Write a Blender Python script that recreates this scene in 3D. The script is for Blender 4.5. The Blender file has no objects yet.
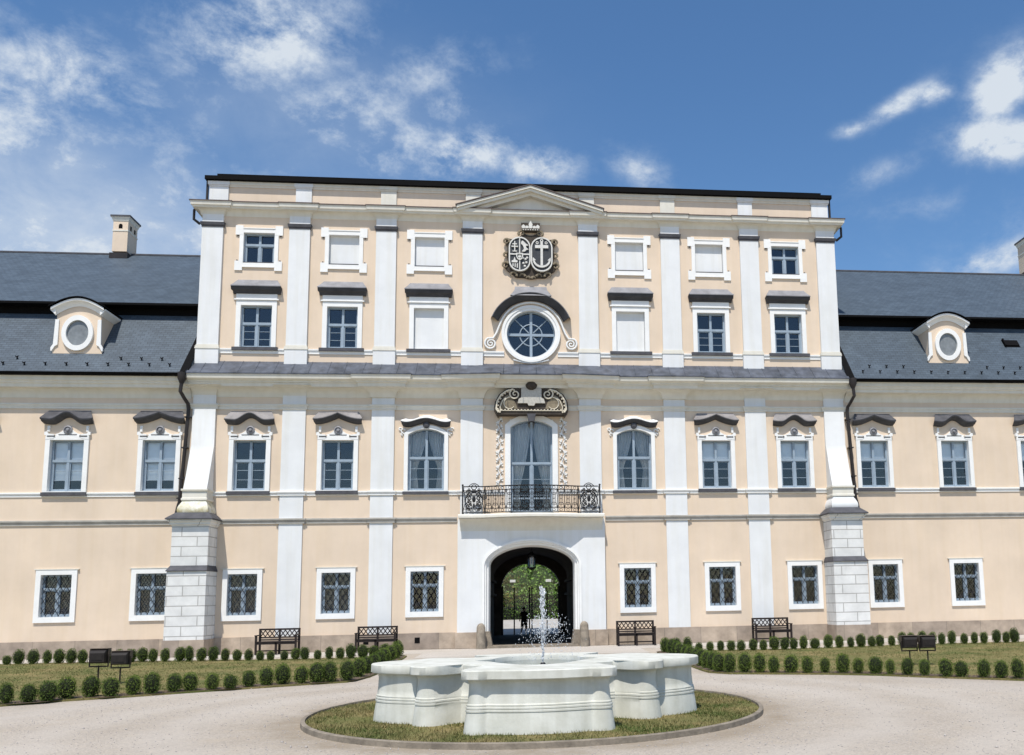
import bpy, math, random
import numpy as np
from mathutils import Vector, Matrix
R = math.radians
random.seed(7)
rng = np.random.default_rng(7)
scene = bpy.context.scene
col = scene.collection
PI = math.pi

# ------------------------------------------------------------------ helpers
class MB:
    """collects faces, links them as one mesh object"""
    def __init__(s):
        s.v = []; s.f = []; s.m = []
    def add(s, verts, faces, m=0):
        o = len(s.v)
        s.v += [tuple(p) for p in verts]
        s.f += [tuple(i + o for i in f) for f in faces]
        s.m += [m] * len(faces)
        return s
    def quad(s, a, b, c, d, m=0):
        return s.add([a, b, c, d], [(0, 1, 2, 3)], m)
    def box(s, x0, x1, y0, y1, z0, z1, m=0):
        v = [(x0, y0, z0), (x1, y0, z0), (x1, y1, z0), (x0, y1, z0), (x0, y0, z1), (x1, y0, z1), (x1, y1, z1), (x0, y1, z1)]
        return s.add(v, [(0, 3, 2, 1), (4, 5, 6, 7), (0, 1, 5, 4), (1, 2, 6, 5), (2, 3, 7, 6), (3, 0, 4, 7)], m)
    def prism(s, poly, y0, y1, m=0, mside=None):
        """polygon in (x, z), anticlockwise seen from the front (-y); y0 front, y1 back"""
        n = len(poly)
        v = [(x, y0, z) for x, z in poly] + [(x, y1, z) for x, z in poly]
        s.add(v, [tuple(range(n)), tuple(range(2 * n - 1, n - 1, -1))], m)
        o = len(s.v) - 2 * n
        for i in range(n):
            j = (i + 1) % n
            s.f.append((o + j, o + i, o + n + i, o + n + j)); s.m.append(m if mside is None else mside)
        return s
    def hprism(s, poly, z0, z1, m=0):
        """polygon in (x, y), anticlockwise seen from above"""
        n = len(poly)
        v = [(x, y, z1) for x, y in poly] + [(x, y, z0) for x, y in poly]
        f = [tuple(range(n)), tuple(range(2 * n - 1, n - 1, -1))]
        f += [(i, n + i, n + (i + 1) % n, (i + 1) % n) for i in range(n)]
        return s.add(v, f, m)
    def loft(s, rows, m=0, closed=False, flip=False):
        """rows: equal-length point lists, faces between successive rows"""
        n = len(rows[0]); v = [p for r in rows for p in r]; f = []
        for i in range(len(rows) - 1):
            for j in range(n if closed else n - 1):
                k = (j + 1) % n
                q = (i * n + j, i * n + k, (i + 1) * n + k, (i + 1) * n + j)
                f.append(q[::-1] if flip else q)
        return s.add(v, f, m)
    def ring(s, outer, inner, yf, yo, yi, m=0):
        """flat frame between two (x, z) loops at y = yf, outer rim back to yo, inner rim back to yi"""
        s.loft([[(x, yo, z) for x, z in outer], [(x, yf, z) for x, z in outer],
                [(x, yf, z) for x, z in inner], [(x, yi, z) for x, z in inner]], m, closed=True, flip=True)
        return s
    def tube(s, pts, r, n=6, m=0, closed=False, r1=None):
        pts = [Vector(p) for p in pts]; k = len(pts); rows = []
        for i, p in enumerate(pts):
            if closed: t = pts[(i + 1) % k] - pts[i - 1]
            else: t = pts[min(i + 1, k - 1)] - pts[max(i - 1, 0)]
            t.normalize()
            a = t.cross(Vector((0, 1, 0)))
            if a.length < .3: a = t.cross(Vector((1, 0, 0)))
            a.normalize(); b = t.cross(a)
            rr = r if r1 is None else r + (r1 - r) * i / max(1, k - 1)
            rows.append([tuple(p + rr * (math.cos(2 * PI * j / n) * a + math.sin(2 * PI * j / n) * b)) for j in range(n)])
        if closed: rows.append(rows[0])
        s.loft(rows, m, closed=True)
        if not closed:
            s.add(rows[0], [tuple(range(n))], m); s.add(rows[-1], [tuple(range(n - 1, -1, -1))], m)
        return s
    def lathe(s, prof, c=(0, 0, 0), n=24, m=0, sx=1, sy=1):
        rows = [[(c[0] + sx * r * math.cos(2 * PI * j / n), c[1] + sy * r * math.sin(2 * PI * j / n), c[2] + z) for j in range(n)] for r, z in prof]
        s.loft(rows, m, closed=True)
        return s
    def ball(s, c, rx, ry=None, rz=None, n=10, m=0):
        ry = ry or rx; rz = rz or rx
        rows = []
        for i in range(n // 2 + 1):
            a = -PI / 2 + PI * i / (n // 2)
            rows.append([(c[0] + rx * math.cos(a) * math.cos(2 * PI * j / n) + 0, c[1] + ry * math.cos(a) * math.sin(2 * PI * j / n), c[2] + rz * math.sin(a)) for j in range(n)])
        return s.loft(rows, m, closed=True)
    def sweep(s, prof, path, m=0, caps=True):
        """profile (out, z) swept along an open plan path (x, y) whose outside is on its right"""
        P = [Vector(p) for p in path]; k = len(P); rows = []
        nrm = []
        for i in range(k - 1):
            d = (P[i + 1] - P[i]).normalized(); nrm.append(Vector((d.y, -d.x)))
        for i in range(k):
            if i == 0: w = nrm[0]
            elif i == k - 1: w = nrm[-1]
            else:
                w = nrm[i - 1] + nrm[i]
                w = w / max(.25, (1 + nrm[i - 1].dot(nrm[i])))
            rows.append([(P[i].x + w.x * o, P[i].y + w.y * o, z) for o, z in prof])
        s.loft(rows, m)
        if caps:
            s.add(rows[0], [tuple(range(len(prof)))], m); s.add(rows[-1], [tuple(range(len(prof) - 1, -1, -1))], m)
        return s
    def build(s, name, mats, parent=None, loc=None, ang=32, smooth=True):
        me = bpy.data.meshes.new(name)
        me.from_pydata(s.v, [], s.f)
        mats = mats if isinstance(mats, (list, tuple)) else [mats]
        for k in mats: me.materials.append(k)
        if len(mats) > 1: me.polygons.foreach_set('material_index', s.m)
        me.validate()
        me.update()
        if smooth:
            me.shade_smooth(); me.set_sharp_from_angle(angle=R(ang))
        o = bpy.data.objects.new(name, me); col.objects.link(o)
        if parent: o.parent = parent
        if loc is not None: o.location = loc
        return o

def fast_mesh(name, V, F, mat, parent=None, loc=None):
    """V (n,3) array, F (m,k) array"""
    me = bpy.data.meshes.new(name)
    k = F.shape[1]
    me.vertices.add(len(V)); me.vertices.foreach_set('co', np.ascontiguousarray(V, dtype=np.float32).ravel())
    me.loops.add(F.size); me.loops.foreach_set('vertex_index', np.ascontiguousarray(F, dtype=np.int32).ravel())
    me.polygons.add(len(F)); me.polygons.foreach_set('loop_start', np.arange(0, F.size, k, dtype=np.int32))
    me.materials.append(mat); me.update(calc_edges=True)
    o = bpy.data.objects.new(name, me); col.objects.link(o)
    if parent: o.parent = parent
    if loc is not None: o.location = loc
    return o

def tag(o, label=None, cat=None, group=None, kind=None):
    if label: o['label'] = label
    if cat: o['category'] = cat
    if group: o['group'] = group
    if kind: o['kind'] = kind
    return o
def thing(name, label, cat, loc=(0, 0, 0), rz=0, group=None):
    o = bpy.data.objects.new(name, None); col.objects.link(o)
    o.empty_display_size = .2
    o.location = loc; o.rotation_euler = (0, 0, rz)
    return tag(o, label, cat, group)
def copy_tree(o, parent=None, loc=None):
    c = o.copy(); col.objects.link(c); c.parent = parent if parent else o.parent
    if loc is not None: c.location = loc
    for ch in list(o.children): copy_tree(ch, c)
    return c
def rect(x0, x1, z0, z1): return [(x0, z0), (x1, z0), (x1, z1), (x0, z1)]
def archloop(hw, z0, zs, rise, n=16):
    """closed opening outline: flat bottom, elliptic or segmental head"""
    return [(-hw, z0), (hw, z0)] + [(hw * math.cos(PI * i / n), zs + rise * math.sin(PI * i / n)) for i in range(n + 1)]
def segloop(hw, z0, zs, rise, n=12):
    rad = (hw * hw + rise * rise) / (2 * rise); a = math.asin(hw / rad)
    return [(-hw, z0), (hw, z0)] + [(rad * math.sin(a - 2 * a * i / n), zs + rise - rad + rad * math.cos(a - 2 * a * i / n)) for i in range(n + 1)]
def circ(r, n=40, cx=0, cz=0, sx=1, sz=1, a0=0): return [(cx + sx * r * math.cos(a0 + 2 * PI * i / n), cz + sz * r * math.sin(a0 + 2 * PI * i / n)) for i in range(n)]

# ------------------------------------------------------------------ materials
def mat(name, c, rough=.8, var=.0, vscale=1.5, c2=None, bump=0, bscale=60, metal=0, streak=0, spec=.3, coord='pos'):
    m = bpy.data.materials.new(name); m.use_nodes = True
    nt = m.node_tree; N = nt.nodes; L = nt.links
    b = N['Principled BSDF']
    b.inputs['Base Color'].default_value = (*c, 1); b.inputs['Roughness'].default_value = rough
    b.inputs['Metallic'].default_value = metal; b.inputs['Specular IOR Level'].default_value = spec
    geo = N.new('ShaderNodeNewGeometry')
    src = geo.outputs['Position']
    if coord == 'obj':
        src = N.new('ShaderNodeTexCoord').outputs['Object']
    out = None
    if var:
        n1 = N.new('ShaderNodeTexNoise'); n1.inputs['Scale'].default_value = vscale; n1.inputs['Detail'].default_value = 6; n1.inputs['Roughness'].default_value = .62
        L.new(src, n1.inputs['Vector'])
        r = N.new('ShaderNodeValToRGB'); r.color_ramp.elements[0].position = .33; r.color_ramp.elements[1].position = .67
        d = c2 if c2 else tuple(k * (1 - var) for k in c)
        r.color_ramp.elements[0].color = (*d, 1); r.color_ramp.elements[1].color = (*(tuple(min(1, k * (1 + var * .35)) for k in c)), 1)
        L.new(n1.outputs['Fac'], r.inputs['Fac']); out = r.outputs['Color']
    if streak:
        mp = N.new('ShaderNodeMapping'); mp.inputs['Scale'].default_value = (3.2, 3.2, .22)
        L.new(src, mp.inputs['Vector'])
        n2 = N.new('ShaderNodeTexNoise'); n2.inputs['Scale'].default_value = 1.6; n2.inputs['Detail'].default_value = 7
        L.new(mp.outputs['Vector'], n2.inputs['Vector'])
        r2 = N.new('ShaderNodeValToRGB'); r2.color_ramp.elements[0].position = .3; r2.color_ramp.elements[1].position = .56
        k = 1 - streak
        r2.color_ramp.elements[0].color = (k, k * .99, k * .96, 1); r2.color_ramp.elements[1].color = (1, 1, 1, 1)
        L.new(n2.outputs['Fac'], r2.inputs['Fac'])
        mx = N.new('ShaderNodeMix'); mx.data_type = 'RGBA'; mx.blend_type = 'MULTIPLY'; mx.inputs[0].default_value = 1
        if out: L.new(out, mx.inputs[6])
        else: mx.inputs[6].default_value = (*c, 1)
        L.new(r2.outputs['Color'], mx.inputs[7]); out = mx.outputs[2]
    if out: L.new(out, b.inputs['Base Color'])
    if bump:
        n3 = N.new('ShaderNodeTexNoise'); n3.inputs['Scale'].default_value = bscale; n3.inputs['Detail'].default_value = 4
        L.new(src, n3.inputs['Vector'])
        bp = N.new('ShaderNodeBump'); bp.inputs['Strength'].default_value = bump; bp.inputs['Distance'].default_value = .02
        L.new(n3.outputs['Fac'], bp.inputs['Height']); L.new(bp.outputs['Normal'], b.inputs['Normal'])
    return m

def brickmat(name, c1, c2, mortar, bw, bh, msize=.012, rough=.8, var=.25, off=.5, bump=.3, vec='xz', vscale=2.5, squash=None):
    m = bpy.data.materials.new(name); m.use_nodes = True
    nt = m.node_tree; N = nt.nodes; L = nt.links
    b = N['Principled BSDF']; b.inputs['Roughness'].default_value = rough; b.inputs['Specular IOR Level'].default_value = .3
    geo = N.new('ShaderNodeNewGeometry')
    sp = N.new('ShaderNodeSeparateXYZ'); L.new(geo.outputs['Position'], sp.inputs[0])
    ad = N.new('ShaderNodeMath'); ad.operation = 'ADD'
    L.new(sp.outputs[0], ad.inputs[0]); L.new(sp.outputs[1], ad.inputs[1])
    cb = N.new('ShaderNodeCombineXYZ')
    L.new(sp.outputs[0] if vec == 'x' else ad.outputs[0], cb.inputs[0]); L.new(sp.outputs[2], cb.inputs[1])
    br = N.new('ShaderNodeTexBrick'); br.inputs['Scale'].default_value = 1; br.offset = off
    br.inputs['Color1'].default_value = (*c1, 1); br.inputs['Color2'].default_value = (*c2, 1); br.inputs['Mortar'].default_value = (*mortar, 1)
    br.inputs['Mortar Size'].default_value = msize; br.inputs['Brick Width'].default_value = bw; br.inputs['Row Height'].default_value = bh
    br.inputs['Mortar Smooth'].default_value = .2
    L.new(cb.outputs[0], br.inputs['Vector'])
    n1 = N.new('ShaderNodeTexNoise'); n1.inputs['Scale'].default_value = vscale; n1.inputs['Detail'].default_value = 8; n1.inputs['Roughness'].default_value = .65
    L.new(geo.outputs['Position'], n1.inputs['Vector'])
    r = N.new('ShaderNodeValToRGB'); r.color_ramp.elements[0].position = .3; r.color_ramp.elements[1].position = .7
    r.color_ramp.elements[0].color = (1 - var,) * 3 + (1,); r.color_ramp.elements[1].color = (1 + var * .4,) * 3 + (1,)
    L.new(n1.outputs['Fac'], r.inputs['Fac'])
    mx = N.new('ShaderNodeMix'); mx.data_type = 'RGBA'; mx.blend_type = 'MULTIPLY'; mx.inputs[0].default_value = 1
    L.new(br.outputs['Color'], mx.inputs[6]); L.new(r.outputs['Color'], mx.inputs[7]); L.new(mx.outputs[2], b.inputs['Base Color'])
    if bump:
        inv = N.new('ShaderNodeMath'); inv.operation = 'SUBTRACT'; inv.inputs[0].default_value = 1
        L.new(br.outputs['Fac'], inv.inputs[1])
        a2 = N.new('ShaderNodeMath'); a2.operation = 'MULTIPLY_ADD'; a2.inputs[1].default_value = .35
        L.new(n1.outputs['Fac'], a2.inputs[0]); L.new(inv.outputs[0], a2.inputs[2])
        bp = N.new('ShaderNodeBump'); bp.inputs['Strength'].default_value = bump; bp.inputs['Distance'].default_value = .02
        L.new(a2.outputs[0], bp.inputs['Height']); L.new(bp.outputs['Normal'], b.inputs['Normal'])
    return m

def glassmat(name, fac=.2, tint=(.72, .8, .85), wav=.02):
    m = bpy.data.materials.new(name); m.use_nodes = True
    nt = m.node_tree; N = nt.nodes; L = nt.links
    N.remove(N['Principled BSDF'])
    tr = N.new('ShaderNodeBsdfTransparent'); tr.inputs['Color'].default_value = (*tint, 1)
    gl = N.new('ShaderNodeBsdfGlossy'); gl.inputs['Roughness'].default_value = .02; gl.inputs['Color'].default_value = (.9, .95, 1, 1)
    fr = N.new('ShaderNodeFresnel'); fr.inputs['IOR'].default_value = 1.5
    mt = N.new('ShaderNodeMath'); mt.operation = 'MULTIPLY_ADD'; mt.inputs[1].default_value = .8; mt.inputs[2].default_value = fac - .03
    L.new(fr.outputs[0], mt.inputs[0])
    mx = N.new('ShaderNodeMixShader'); L.new(mt.outputs[0], mx.inputs[0]); L.new(tr.outputs[0], mx.inputs[1]); L.new(gl.outputs[0], mx.inputs[2])
    geo = N.new('ShaderNodeNewGeometry')
    n3 = N.new('ShaderNodeTexNoise'); n3.inputs['Scale'].default_value = 2.2; n3.inputs['Detail'].default_value = 1
    L.new(geo.outputs['Position'], n3.inputs['Vector'])
    bp = N.new('ShaderNodeBump'); bp.inputs['Strength'].default_value = .25; bp.inputs['Distance'].default_value = wav
    L.new(n3.outputs['Fac'], bp.inputs['Height']); L.new(bp.outputs['Normal'], gl.inputs['Normal'])
    L.new(mx.outputs[0], N['Material Output'].inputs['Surface'])
    return m

M = {}
M['peach'] = mat('peach_plaster', (.712, .582, .452), .9, .10, .5, bump=.10, bscale=45, streak=.025)
M['white'] = mat('white_plaster', (.73, .74, .74), .85, .07, .9, bump=.1, bscale=50, streak=.05)
M['trim'] = mat('white_trim', (.80, .80, .78), .8, .05, 3, bump=.06, bscale=60)
M['cornice'] = mat('cream_cornice_plaster', (.70, .675, .60), .85, .06, 2.2, bump=.05, bscale=50, streak=.05)
M['slatepaint'] = mat('dark_slate_stone', (.085, .085, .095), .8, .3, 4, bump=.1)
M['hoodmetal'] = mat('grey_sheet_metal', (.25, .25, .265), .55, .25, 3, bump=.05, bscale=12)
M['hoodbrown'] = mat('brown_grey_sheet_metal', (.26, .245, .245), .6, .25, 3, bump=.05, bscale=12)
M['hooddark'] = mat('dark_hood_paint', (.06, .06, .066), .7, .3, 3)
M['skirt'] = mat('weathered_sheet_metal', (.10, .112, .14), .5, .45, 2.4, c2=(.05, .057, .072), bump=.15, bscale=6, streak=.25)
M['flash'] = mat('brown_metal_flashing', (.11, .085, .08), .6, .3, 3)
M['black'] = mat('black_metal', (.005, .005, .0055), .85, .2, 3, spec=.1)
M['blackpipe'] = mat('dark_brown_pipe', (.03, .025, .024), .45, .3, 3)
M['slate'] = brickmat('slate_roofing', (.080, .108, .138), (.060, .082, .106), (.034, .045, .056), .22, .095, .007, .6, .22, .5, .35, 'x', 1.3)
M['blocks'] = brickmat('white_plaster_blocks', (.74, .74, .72), (.70, .70, .68), (.40, .39, .37), 1.02, .335, .016, .85, .16, .5, .5, 'xz', 2)
M['plinth'] = brickmat('brown_stone_blocks', (.47, .38, .295), (.32, .262, .215), (.30, .25, .20), 1.35, .62, .012, .9, .38, .5, .35, 'xz', 2.0)
M['stone'] = mat('grey_brown_stone', (.30, .255, .20), .9, .4, 5, bump=.4, bscale=30)
M['sash'] = mat('grey_blue_painted_wood', (.29, .36, .43), .55, .12, 5)
M['glass'] = glassmat('window_glass', .08, (.92, .95, .97))
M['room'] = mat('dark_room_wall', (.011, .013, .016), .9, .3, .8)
M['curtain'] = mat('pale_curtain', (.62, .62, .60), .9, .12, 5)
M['blind'] = mat('white_window_blind', (.88, .90, .91), .85, .06, 4)
M['iron'] = mat('dark_wrought_iron', (.018, .018, .02), .5, .2, 6)
M['dkbrown'] = mat('dark_carved_stone', (.06, .048, .038), .8, .4, 8, bump=.2, bscale=30)
M['ochre'] = mat('weathered_ochre_relief', (.235, .195, .135), .8, .4, 8, bump=.2, bscale=30)
M['cream'] = mat('cream_relief_paint', (.70, .64, .52), .75, .15, 8)
M['plaque'] = mat('pale_grey_plaque', (.50, .48, .43), .85, .2, 14, bump=.1)
M['shield'] = mat('dark_shield_field', (.045, .05, .058), .6, .3, 6)
M['shieldwhite'] = mat('white_relief_paint', (.66, .65, .61), .7, .12, 8)
M['bench'] = mat('dark_bench_wood', (.022, .015, .013), .5, .3, 8, coord='obj')
M['fountain'] = mat('pale_fountain_stone', (.635, .635, .58), .85, .10, 3.0, c2=(.53, .53, .465), bump=.10, bscale=30, streak=.16)
M['kerb'] = mat('grey_edging_stone', (.27, .23, .18), .9, .4, 5, bump=.3, bscale=40)
M['lampbrown'] = mat('rusty_brown_lamp_casing', (.022, .017, .015), .6, .4, 10, coord='obj')
M['soil'] = mat('bare_soil', (.13, .095, .07), 1, .5, 5, bump=.6, bscale=40)
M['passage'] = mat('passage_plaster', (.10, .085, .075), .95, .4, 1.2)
M['stringgrey'] = mat('grey_string_moulding', (.43, .41, .37), .85, .2, 3)
M['lamptop'] = mat('pale_brown_lamp_top', (.13, .10, .075), .6, .5, 14, coord='obj')  # paler, mottled brown than the lamp casing
M['clothes'] = mat('black_clothes', (.012, .012, .014), .9, .2, 9)
M['skin'] = mat('skin', (.42, .27, .2), .6, .1, 9)
M['hair'] = mat('dark_hair', (.015, .01, .008), .7, .2, 9)
M['lampglass'] = mat('white_lamp_glass', (.85, .85, .82), .3, .05, 9)

def foliage(name, ca, cb, scale=6, coord='obj'):
    m = mat(name, ca, .6, .01, scale, coord=coord, spec=.25)
    nt = m.node_tree
    r = [n for n in nt.nodes if n.type == 'VALTORGB'][0]
    r.color_ramp.elements[0].color = (*ca, 1); r.color_ramp.elements[1].color = (*cb, 1)
    oi = nt.nodes.new('ShaderNodeObjectInfo')
    mx = nt.nodes.new('ShaderNodeMix'); mx.data_type = 'RGBA'; mx.blend_type = 'MULTIPLY'; mx.inputs[0].default_value = 1
    rr = nt.nodes.new('ShaderNodeValToRGB')
    rr.color_ramp.elements[0].color = (.72, .74, .62, 1); rr.color_ramp.elements[1].color = (1.2, 1.12, 1.0, 1)
    nt.links.new(oi.outputs['Random'], rr.inputs['Fac'])
    nt.links.new(r.outputs['Color'], mx.inputs[6]); nt.links.new(rr.outputs['Color'], mx.inputs[7])
    nt.links.new(mx.outputs[2], nt.nodes['Principled BSDF'].inputs['Base Color'])
    return m
M['box'] = foliage('boxwood_leaves', (.040, .078, .010), (.15, .215, .038), 7)
M['boxcore'] = mat('boxwood_twigs', (.012, .016, .006), .9, .3, 9, coord='obj')
M['leaf'] = foliage('tree_leaves', (.07, .16, .03), (.28, .46, .10), 1.2)
M['leaf2'] = foliage('yellowing_tree_leaves', (.06, .065, .015), (.20, .17, .04), 1.2)
M['bark'] = mat('grey_bark', (.09, .075, .06), .95, .4, 9, bump=.5)
M['blade'] = mat('grass_blades', (.105, .125, .035), .7, .01, 1.1)
_r = [n for n in M['blade'].node_tree.nodes if n.type == 'VALTORGB'][0]
_r.color_ramp.elements[0].color = (.075, .105, .022, 1); _r.color_ramp.elements[1].color = (.27, .215, .095, 1)
_r.color_ramp.elements[0].position = .40; _r.color_ramp.elements[1].position = .62

def groundmat(name, ca, cb, cc, big=.35, fine=70, bump=.5, tracks=False):
    m = bpy.data.materials.new(name); m.use_nodes = True
    nt = m.node_tree; N = nt.nodes; L = nt.links
    b = N['Principled BSDF']; b.inputs['Roughness'].default_value = .95; b.inputs['Specular IOR Level'].default_value = .15
    g = N.new('ShaderNodeNewGeometry')
    def noise(s, d=6, r=.6):
        n = N.new('ShaderNodeTexNoise'); n.inputs['Scale'].default_value = s; n.inputs['Detail'].default_value = d; n.inputs['Roughness'].default_value = r
        L.new(g.outputs['Position'], n.inputs['Vector']); return n
    n1 = noise(big, 8, .62)
    r1 = N.new('ShaderNodeValToRGB'); r1.color_ramp.elements[0].position = .36; r1.color_ramp.elements[1].position = .64
    r1.color_ramp.elements[0].color = (*ca, 1); r1.color_ramp.elements[1].color = (*cb, 1)
    L.new(n1.outputs['Fac'], r1.inputs['Fac'])
    v = N.new('ShaderNodeTexVoronoi'); v.inputs['Scale'].default_value = fine; L.new(g.outputs['Position'], v.inputs['Vector'])
    r2 = N.new('ShaderNodeValToRGB'); r2.color_ramp.elements[0].color = (.80, .80, .81, 1); r2.color_ramp.elements[1].color = (1.14, 1.13, 1.12, 1)
    sepc = N.new('ShaderNodeSeparateColor'); L.new(v.outputs['Color'], sepc.inputs[0]); L.new(sepc.outputs[0], r2.inputs['Fac'])
    mx = N.new('ShaderNodeMix'); mx.data_type = 'RGBA'; mx.blend_type = 'MULTIPLY'; mx.inputs[0].default_value = 1
    L.new(r1.outputs['Color'], mx.inputs[6]); L.new(r2.outputs['Color'], mx.inputs[7])
    n2 = noise(2.3, 9, .7)
    r3 = N.new('ShaderNodeValToRGB'); r3.color_ramp.elements[0].position = .5; r3.color_ramp.elements[1].position = .72
    r3.color_ramp.elements[0].color = (0, 0, 0, 1); r3.color_ramp.elements[1].color = (.7, .7, .7, 1)
    L.new(n2.outputs['Fac'], r3.inputs['Fac'])
    m2 = N.new('ShaderNodeMix'); m2.data_type = 'RGBA'; L.new(r3.outputs['Color'], m2.inputs[0]); L.new(mx.outputs[2], m2.inputs[6]); m2.inputs[7].default_value = (*cc, 1)
    last = m2.outputs[2]
    if tracks:                                   # wheel tracks circling the fountain, earth trodden off the grass edge
        ds = N.new('ShaderNodeVectorMath'); ds.operation = 'DISTANCE'; ds.inputs[1].default_value = (-.05, -18.9, 0); L.new(g.outputs['Position'], ds.inputs[0])
        n5 = noise(.9, 6, .65)
        def mth(op, a, b_):
            q = N.new('ShaderNodeMath'); q.operation = op; q.use_clamp = op == 'MULTIPLY'
            for i_, x_ in enumerate((a, b_)):
                if isinstance(x_, (int, float)): q.inputs[i_].default_value = x_
                else: L.new(x_, q.inputs[i_])
            return q.outputs[0]
        rr = mth('ADD', ds.outputs['Value'], mth('SUBTRACT', mth('MULTIPLY', n5.outputs['Fac'], 1.0), .5))
        for c_, w_, k_, colr in ((5.1, .45, .55, (.50, .455, .40)), (6.6, .4, .5, (.50, .455, .40)), (3.55, .38, .75, (.24, .19, .13)), (8.4, .5, .35, (.48, .44, .40))):
            e_ = mth('DIVIDE', mth('SUBTRACT', rr, c_), w_)
            f_ = N.new('ShaderNodeMath'); f_.operation = 'EXPONENT'; e2_ = N.new('ShaderNodeMath'); e2_.operation = 'MULTIPLY'
            L.new(e_, e2_.inputs[0]); L.new(e_, e2_.inputs[1]); ng = N.new('ShaderNodeMath'); ng.operation = 'MULTIPLY'; ng.inputs[1].default_value = -1; L.new(e2_.outputs[0], ng.inputs[0]); L.new(ng.outputs[0], f_.inputs[0])
            amt = mth('MULTIPLY', mth('MULTIPLY', f_.outputs[0], k_), mth('MULTIPLY', n2.outputs['Fac'], 1.5))
            m3 = N.new('ShaderNodeMix'); m3.data_type = 'RGBA'; L.new(amt, m3.inputs[0]); L.new(last, m3.inputs[6]); m3.inputs[7].default_value = (*colr, 1); last = m3.outputs[2]
    L.new(last, b.inputs['Base Color'])
    n4 = noise(fine * .8, 3)
    bp = N.new('ShaderNodeBump'); bp.inputs['Strength'].default_value = bump; bp.inputs['Distance'].default_value = .03
    L.new(n4.outputs['Fac'], bp.inputs['Height']); L.new(bp.outputs['Normal'], b.inputs['Normal'])
    return m
M['gravel'] = groundmat('pale_gravel', (.39, .34, .28), (.465, .415, .352), (.42, .355, .275), .3, 55, tracks=True)
M['lawn'] = groundmat('dry_lawn', (.10, .115, .035), (.24, .19, .085), (.13, .14, .042), .8, 40, .6)
M['path'] = groundmat('pale_forecourt', (.44, .40, .35), (.50, .465, .42), (.46, .41, .35), .4, 60, .3)

# ------------------------------------------------------------------ camera, world, sun
CAMX, CAMD, CAMH = -.214, 33.05, 1.7
fw = Vector((.11245, .98424, .13621)); rt = Vector((.99354, -.11096, -.01809)); up = Vector((0, 0, 0))
yaw, pit, rol = R(6.518), R(7.829), R(-1.085)
fw = Vector((math.sin(yaw) * math.cos(pit), math.cos(yaw) * math.cos(pit), math.sin(pit)))
r0 = Vector((math.cos(yaw), -math.sin(yaw), 0)); u0 = r0.cross(fw)
rt = r0 * math.cos(rol) + u0 * math.sin(rol); up = u0 * math.cos(rol) - r0 * math.sin(rol)
cam = bpy.data.cameras.new('camera'); co = bpy.data.objects.new('camera', cam); col.objects.link(co)
co.matrix_world = Matrix(((rt.x, up.x, -fw.x, CAMX), (rt.y, up.y, -fw.y, -CAMD), (rt.z, up.z, -fw.z, CAMH), (0, 0, 0, 1)))
cam.sensor_width = 36; cam.lens = 36 * 900 / 1024
cam.shift_x = -(627.618 - 512) / 1024; cam.shift_y = (473.247 - 377.5) / 1024
cam.clip_start = .1; cam.clip_end = 3000
scene.camera = co
def ray(px, py): return (fw + rt * ((px - 627.618) / 900) - up * ((py - 473.247) / 900))
def ground_at(px, py, z=0):
    d = ray(px, py); t = (z - CAMH) / d.z
    return Vector((CAMX, -CAMD, CAMH)) + d * t

SUN_EL, SUN_AZ = R(62), R(15)
tosun = Vector((-math.sin(SUN_AZ) * math.cos(SUN_EL), -math.cos(SUN_AZ) * math.cos(SUN_EL), math.sin(SUN_EL)))
sl = bpy.data.lights.new('sun', 'SUN'); sl.energy = 4.2; sl.angle = R(.5); sl.color = (1, .95, .87)
so = bpy.data.objects.new('sun', sl); col.objects.link(so); so.rotation_euler = tosun.to_track_quat('Z', 'Y').to_euler(); so.location = (0, -30, 60)

w = bpy.data.worlds.new('World'); scene.world = w; w.use_nodes = True
nt = w.node_tree; N = nt.nodes; L = nt.links
bg = N['Background']; bg.inputs['Strength'].default_value = .1
sky = N.new('ShaderNodeTexSky'); sky.sky_type = 'NISHITA'; sky.sun_disc = False
sky.sun_elevation = SUN_EL; sky.sun_rotation = math.atan2(tosun.x, tosun.y); sky.air_density = 1.0; sky.dust_density = .5; sky.ozone_density = 2.2
tc = N.new('ShaderNodeTexCoord'); D = tc.outputs['Generated']
def vmath(op, a, b=None):
    n = N.new('ShaderNodeVectorMath'); n.operation = op
    for i, q in enumerate((a, b)):
        if q is None: continue
        if isinstance(q, (tuple, list, Vector)): n.inputs[i].default_value = tuple(q)
        else: L.new(q, n.inputs[i])
    return n
def math_(op, a, b=None, c=None, clamp=False):
    n = N.new('ShaderNodeMath'); n.operation = op; n.use_clamp = clamp
    for i, q in enumerate((a, b, c)):
        if q is None: continue
        if isinstance(q, (int, float)): n.inputs[i].default_value = q
        else: L.new(q, n.inputs[i])
    return n.outputs[0]
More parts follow.
